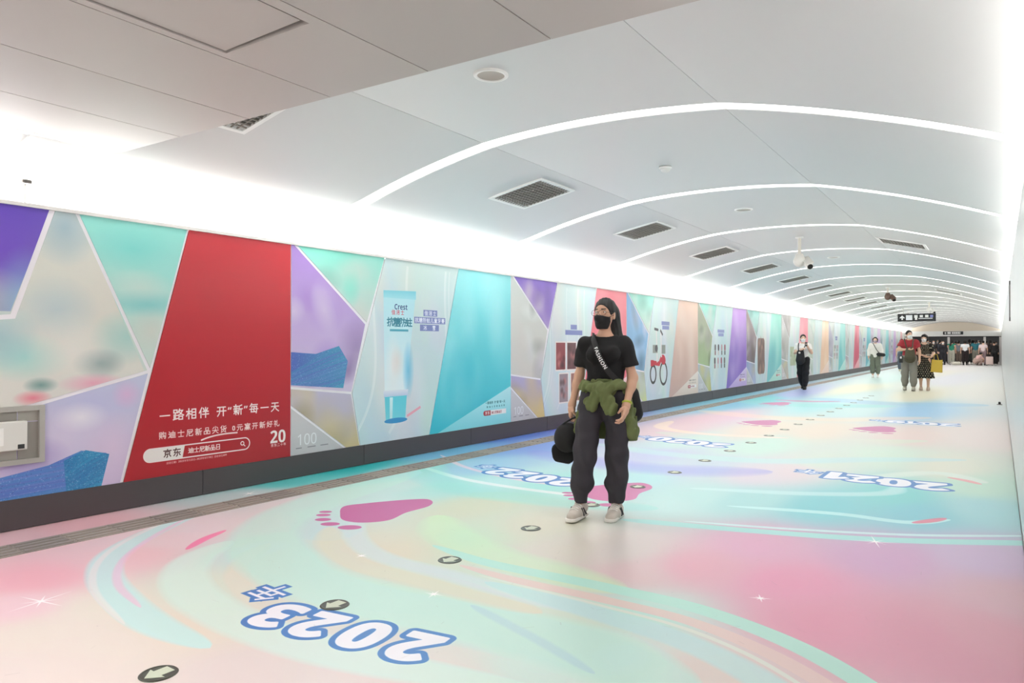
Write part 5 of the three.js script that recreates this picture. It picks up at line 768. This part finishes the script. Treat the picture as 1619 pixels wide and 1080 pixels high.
// --- people in the middle distance
const toCam = (x, d) => Math.atan2(-x, d) * 0.6;
{
  const bagAt = (label, x, d, turn, name = 'shoulder_bag') => thing(name, label, 'bag', [x, 0, -d], turn);
  // woman in black and white using a phone
  { const x = -4.75, d = 21.9, tn = toCam(x, d); person({ label: 'woman in white top and black trousers looking at her phone by the posters', x, d, turn: tn, female: true, height: 1.62, cell: 0.016, hair: 'tail', mask: 0xf0eeee, shoes: 0x1d1b1d, sole: 0x1d1b1d, skin: 2, build: 1.0, headTurn: 0.15,
    joints: { elL: V(0.23, 1.08, 0.05), wrL: V(0.15, 1.23, 0.22), elR: V(-0.22, 1.07, 0.04), wrR: V(-0.02, 1.18, 0.24), kneeL: V(0.075, 0.48, 0.08), ankL: V(0.05, 0.075, 0.12), kneeR: V(-0.08, 0.47, 0.0), ankR: V(-0.02, 0.09, -0.14) }, hands: { L: { curl: 0.8, dir: [-0.2, 0.9, 0.2] }, R: { curl: 0.8 } }, lift: { R: 0.4 }, top: { color: 0xeae6e4, sleeve: 'short', hem: 0.88 }, trousers: { color: 0x17171c, loose: 0.02, end: 0.95 } });
    const b = bagAt('black backpack worn on the chest of the woman with the phone', x, d, tn, 'backpack'); part('pack', skin(join([cap(V(-0.06, 1.08, 0.17), V(-0.06, 0.86, 0.18), 0.1, 0.13, 0.6)], 0.03), 0.014), cloth(0x1a1b20, 0.7), b); part('badge', new THREE.SphereGeometry(0.03, 16, 10).scale(1, 1, 0.4).translate(-0.08, 1.08, 0.25), cloth(0xd9d4cc, 0.5), b); for (const e of [-1, 1]) part('strap', tube([[e * 0.1 - 0.02, 1.36, 0.04], [e * 0.09 - 0.03, 1.28, 0.15], [e * 0.06 - 0.05, 1.14, 0.2]], 0.014, 12, 6), cloth(0x1a1b20, 0.7), b);
    const p = thing('phone', 'dark phone held up by the woman in the white top', 'phone', [x, 0, -d], tn); part('case', rbox(0.07, 0.14, 0.01, 0.006).rotateX(-0.5).translate(0.1, 1.33, 0.27), cloth(0x2a272b, 0.4), p); }
  // person in the white hoodie
  { const x = -4.12, d = 31.7, tn = toCam(x, d); person({ label: 'person in white hoodie and grey green trousers walking beside the posters', x, d, turn: tn, height: 1.64, cell: 0.018, hair: 'bob', mask: 0xb9a6b0, shoes: 0xf0eeec, skin: 2, joints: { elL: V(0.225, 1.07, -0.04), wrL: V(0.24, 0.85, 0.05), kneeL: V(0.1, 0.48, 0.05), kneeR: V(-0.1, 0.48, 0.02) }, top: { color: 0xe9e8e2, sleeve: 'long', hem: 0.8, loose: 0.02 }, trousers: { color: 0x6f7668, loose: 0.02, end: 0.8 } });
    const b = bagAt('black shoulder bag on the person in the white hoodie', x, d, tn); part('pouch', skin(join([cap(V(0.12, 0.94, 0.15), V(0.3, 0.92, 0.12), 0.075, 0.07, 0.7)], 0.02), 0.016), cloth(0x1b1a1c, 0.6), b); part('strap', tube([[-0.09, 1.4, 0], [-0.03, 1.3, 0.13], [0.06, 1.12, 0.17], [0.15, 1.0, 0.18]], 0.015, 16, 6), cloth(0x4a4640, 0.7), b); }
  // the couple
  { const x = -2.12, d = 23.0, tn = toCam(x, d); person({ label: 'man in red t-shirt and khaki joggers walking close beside a woman', x, d, turn: tn, height: 1.73, build: 1.0, cell: 0.016, mask: 0xeef2f2, shoes: 0xb9b6a6, sole: 0x6a665e, headTurn: 0.5, joints: { elR: V(-0.25, 1.1, 0.06), wrR: V(-0.02, 1.1, 0.2), elL: V(0.235, 1.07, -0.03), wrL: V(0.24, 0.83, 0.06), kneeL: V(0.1, 0.47, 0.08), ankL: V(0.1, 0.08, 0.08), kneeR: V(-0.1, 0.47, 0.0), ankR: V(-0.11, 0.08, -0.12) }, lift: { R: 0.2 }, top: { color: 0xa3323a, sleeve: 'short', hem: 0.84, loose: 0.015 }, trousers: { color: 0x85827a, loose: 0.022, end: 0.92, taper: 0.2 } });
    const b = thing('backpack', 'olive brown backpack carried on the chest of the man in red', 'bag', [x, 0, -d], tn); part('pack', skin(join([cap(V(0.03, 1.13, 0.2), V(0.03, 0.93, 0.22), 0.12, 0.14, 0.6)], 0.03), 0.013), cloth(0x55503f, 0.85), b); part('front_pocket', skin(join([cap(V(-0.02, 0.93, 0.3), V(0.08, 0.93, 0.3), 0.06, 0.06, 0.4)], 0.02), 0.013), cloth(0x4d4939, 0.85), b); for (const e of [-1, 1]) part('strap', tube([[e * 0.12, 1.48, 0.02], [e * 0.1, 1.4, 0.15], [e * 0.07 + 0.02, 1.22, 0.24]], 0.016, 12, 6), cloth(0x55503f, 0.85), b);
    const c = thing('hip_pouch', 'small black pouch with white mark at the hip of the man in red', 'bag', [x, 0, -d], tn); part('pouch', rbox(0.09, 0.2, 0.06, 0.012).translate(-0.2, 0.9, 0.16), cloth(0x1c1b1d, 0.6), c); part('mark', rbox(0.05, 0.06, 0.006, 0.002).translate(-0.2, 0.95, 0.192), cloth(0xe6e6e6, 0.6), c); }
  { const x = -1.77, d = 23.35, tn = toCam(x, d); const c2 = canvas(256, 256), g2 = c2.getContext('2d'); g2.fillStyle = '#1e1c1b'; g2.fillRect(0, 0, 256, 256); g2.fillStyle = '#cfc6a8'; for (let i = 0; i < 8; i++) for (let j = 0; j < 8; j++) { g2.beginPath(); g2.arc(16 + i * 32 + (j % 2) * 16, 16 + j * 32, 7, 0, 7); g2.fill(); }
    const tx = texture(c2); tx.wrapS = tx.wrapT = THREE.RepeatWrapping; const dot = new THREE.MeshStandardMaterial({ map: tx, roughness: 0.85 });
    const w = person({ label: 'woman in black dotted dress with white mask walking beside the man in red', x, d, turn: tn, female: true, height: 1.62, build: 0.94, cell: 0.016, hair: 'bob', bangs: true, mask: 0xefeeee, shoes: 0xc9b3a0, sole: 0xc9b3a0, skin: 2, headTurn: -0.2, joints: { elL: V(0.23, 1.07, 0.03), wrL: V(0.2, 1.0, 0.24), elR: V(-0.2, 1.07, 0.03), wrR: V(0.02, 0.99, 0.24) }, top: { sleeve: 'short', reach: 0.8, hem: 0.95, material: dot, neckDeep: 0.09 }, dress: { hem: 0.36, r: 0.25, material: dot } });
    for (const m of w.t.children) if (m.material === dot) { const p = m.geometry.attributes.position, uv = new Float32Array(p.count * 2); for (let i = 0; i < p.count; i++) { uv[i * 2] = Math.atan2(p.getX(i), p.getZ(i)) * 0.36; uv[i * 2 + 1] = p.getY(i) * 2.2; } m.geometry.setAttribute('uv', new THREE.BufferAttribute(uv, 2)); }
    const b = thing('tote_bag', 'yellow tote bag hanging from the arm of the woman in the dotted dress', 'bag', [x, 0, -d], tn); part('body', new THREE.ExtrudeGeometry(new THREE.Shape([[-0.15, 0], [0.15, 0], [0.135, 0.36], [0.05, 0.345], [-0.06, 0.35], [-0.14, 0.36]].map((v) => new THREE.Vector2(...v))), { depth: 0.07, bevelEnabled: true, bevelSize: 0.02, bevelThickness: 0.025, bevelSegments: 3 }).scale(0.85, 0.9, 1).rotateZ(-0.06).translate(0.3, 0.55, 0.12), cloth(0xcfb045, 0.7), b); for (const e of [0, 1]) part('handle', tube([[0.24, 0.88, 0.15 + e * 0.04], [0.25, 1.02, 0.16 + e * 0.02], [0.3, 1.05, 0.15 + e * 0.02], [0.35, 0.88, 0.13 + e * 0.04]], 0.008, 14, 6), cloth(0xcfb045, 0.7), b);
    const p = thing('phone', 'pale phone held flat by the woman in the dotted dress', 'phone', [x, 0, -d], tn); part('case', rbox(0.15, 0.01, 0.075, 0.004).translate(0.12, 1.03, 0.3), cloth(0xd9d2c4, 0.4), p); }
  // person half hidden behind the man
  { const x = -4.05, d = 40.4, tn = toCam(x, d); person({ label: 'person in grey blue shirt half hidden behind the man in red', x, d, turn: tn, height: 1.64, cell: 0.02, hair: 'bob', mask: 0xeeeeee, shoes: 0xd9d4b6, top: { color: 0x7d8d92, sleeve: 'short', hem: 0.86 }, trousers: { color: 0x5b6470, loose: 0.02, end: 0.95 } });
    const b = thing('shoulder_bag', 'teal bag at the waist of the half hidden person', 'bag', [x, 0, -d], tn); part('pouch', skin(join([cap(V(0.02, 0.95, 0.16), V(0.2, 0.92, 0.14), 0.09, 0.09, 0.7)], 0.02), 0.018), cloth(0x2c6663, 0.7), b); part('strap', tube([[-0.09, 1.38, 0.02], [0.0, 1.2, 0.16], [0.1, 1.0, 0.2]], 0.013, 12, 6), cloth(0x2c6663, 0.7), b); }
}
// --- the crowd at the far end
{
  const turnAway = Math.PI;
  const C = [  // x, d, top, trousers, turn, description
    [-3.98, 56.9, 0x33303a, 0x2a2a30, 0.4, 'person in dark purple top at the far left of the crowd', 'long'], [-3.68, 55.7, 0x2c2b30, 0x26262c, 0.2, 'person in black jacket with pale strap in the crowd', 'long'], [-3.35, 56.7, 0x3d4048, 0x2e2f36, 2.6, 'person in charcoal top among the dark clothed group', 'short'], [-3.12, 55.5, 0x25262c, 0x24242a, 0.1, 'person in black standing just before the green vest', 'long'],
    [-2.66, 56.1, 0x2f8a6f, 0xb9b8aa, turnAway, 'person in green vest and pale trousers seen from behind', 'none'], [-2.3, 57.2, 0x8b8d94, 0x7a6c62, turnAway, 'person in grey top and brown trousers in the crowd', 'short'], [-1.88, 55.8, 0xe6e8ea, 0x2a2122, turnAway, 'person in white shirt and black trousers seen from behind', 'short'],
    [-1.3, 56.3, 0x2f7480, 0x8d8c80, turnAway, 'person in teal shirt seen from behind', 'short'], [-0.88, 55.9, 0xe8d4d4, 0x9c8588, turnAway, 'person in pale pink blouse seen from behind', 'short'], [-0.5, 57.0, 0x4a3b3a, 0x3a302e, turnAway, 'person in dark brown clothes near the panel wall', 'long'], [-0.28, 55.8, 0x1e1c1e, 0x1f1d1e, turnAway, 'person all in black at the far right of the crowd', 'long'],
    [-4.7, 60, 0x4c5058, 0x33343a, 0, 'person in slate shirt deep in the hall behind the dark group', 'short'], [-3.75, 60.6, 0x77787e, 0x3d3e46, 0, 'person in grey shirt deep in the hall beside the post', 'short'], [-2.6, 60.3, 0x3c4a5c, 0x2e3138, turnAway, 'person in navy shirt deep in the hall', 'short'], [-1.55, 59.6, 0x565a52, 0x3c3a36, turnAway, 'person in moss grey shirt deep in the hall', 'short'], [-0.2, 60.4, 0x6b5d58, 0x35302e, 0, 'person in taupe shirt deep in the hall', 'short'], [-1.2, 61.2, 0xa8b4b0, 0x4c4c50, 0, 'person in pale grey shirt deepest in the hall', 'short'], [-3.1, 61.5, 0x2f3036, 0x2b2b30, turnAway, 'person in black shirt deepest in the hall', 'short'],
    [-4.9, 58.9, 0x5c4a52, 0x3a3438, turnAway, 'person in plum shirt behind the dark group', 'short'], [-4.2, 58.6, 0x8a8e96, 0x34353a, 0, 'person in silver grey shirt behind the dark group', 'short'], [-3.5, 58.8, 0x3a3c40, 0x2a2a2e, turnAway, 'person in graphite shirt behind the green vest', 'long'], [-2.35, 58.7, 0xc4ccd4, 0x50555c, turnAway, 'person in pale blue shirt behind the white shirt', 'short'], [-1.7, 58.3, 0x4a5a58, 0x39403e, turnAway, 'person in dull green shirt behind the teal shirt', 'short'], [-0.75, 58.6, 0x7d6a66, 0x443a38, turnAway, 'person in brown shirt behind the pink blouse', 'short'],
  ];
  C.forEach(([x, d, top, tr, turn, label, sleeve], i) => person({ label, x, d, turn, crowd: true, height: 1.6 + (i * 7 % 5) * 0.035, cell: 0.026, female: i % 2, hair: ['short', 'bob', 'tail', 'short', 'long'][i % 5], mask: Math.abs(turn) < 1 ? 0xe6e6e8 : 0, shoes: [0x2a2a2a, 0xdedad6, 0x4a4644][i % 3], skin: i % 3, top: { color: top, sleeve, hem: 0.86 }, trousers: { color: tr, loose: 0.015, end: 0.95 }, group: 'people waiting at the far end' }));
  person({ label: 'person in pink top crouching low in front of the teal shirt', x: -1.3, d: 55.1, turn: 2.2, crowd: true, cell: 0.026, hair: 'short', shoes: 0x8a7a74, joints: { pelvis: V(0, 0.3, 0), chest: V(0, 0.52, 0.22), neck: V(0, 0.64, 0.32), head: V(0, 0.74, 0.4), hipL: V(0.1, 0.28, 0.02), hipR: V(-0.1, 0.28, 0.02), kneeL: V(0.13, 0.45, 0.38), kneeR: V(-0.13, 0.45, 0.38), ankL: V(0.12, 0.075, 0.22), ankR: V(-0.12, 0.075, 0.22), shL: V(0.17, 0.6, 0.26), shR: V(-0.17, 0.6, 0.26), elL: V(0.2, 0.42, 0.42), elR: V(-0.2, 0.42, 0.42), wrL: V(0.08, 0.3, 0.5), wrR: V(-0.08, 0.3, 0.5) }, top: { color: 0xd8b0ac, sleeve: 'short', hem: 0.2 }, trousers: { color: 0xb79c92, loose: 0.01 }, group: 'people waiting at the far end' });
  const s = thing('suitcase', 'pale pink upright suitcase on the floor before the crowd', 'suitcase', [-0.52, 0, -54.9]); part('shell', rbox(0.4, 0.52, 0.24, 0.05, 0, 0.33, 0), cloth(0xe2c9c2, 0.5), s); part('handle', tube([[-0.1, 0.59, 0], [-0.1, 0.7, 0], [0.1, 0.7, 0], [0.1, 0.59, 0]], 0.012, 16, 6), cloth(0x4a4644, 0.5), s); for (const e of [-1, 1]) part('wheel', new THREE.CylinderGeometry(0.035, 0.035, 0.04, 14).rotateZ(Math.PI / 2).translate(e * 0.15, 0.035, 0), cloth(0x2a2828, 0.6), s);
  const k = thing('duffel_bag', 'small white bag lying on the floor before the crowd', 'bag', [-2.35, 0, -55.2]); part('body', skin(join([cap(V(-0.15, 0.12, 0), V(0.15, 0.12, 0), 0.115, 0.115)], 0.02), 0.02), cloth(0xd2cdc0, 0.8), k); part('handle', tube([[-0.1, 0.22, 0], [0, 0.32, 0], [0.1, 0.22, 0]], 0.012, 14, 6), cloth(0x4c4a44, 0.8), k);
}
renderer.render(scene, camera);
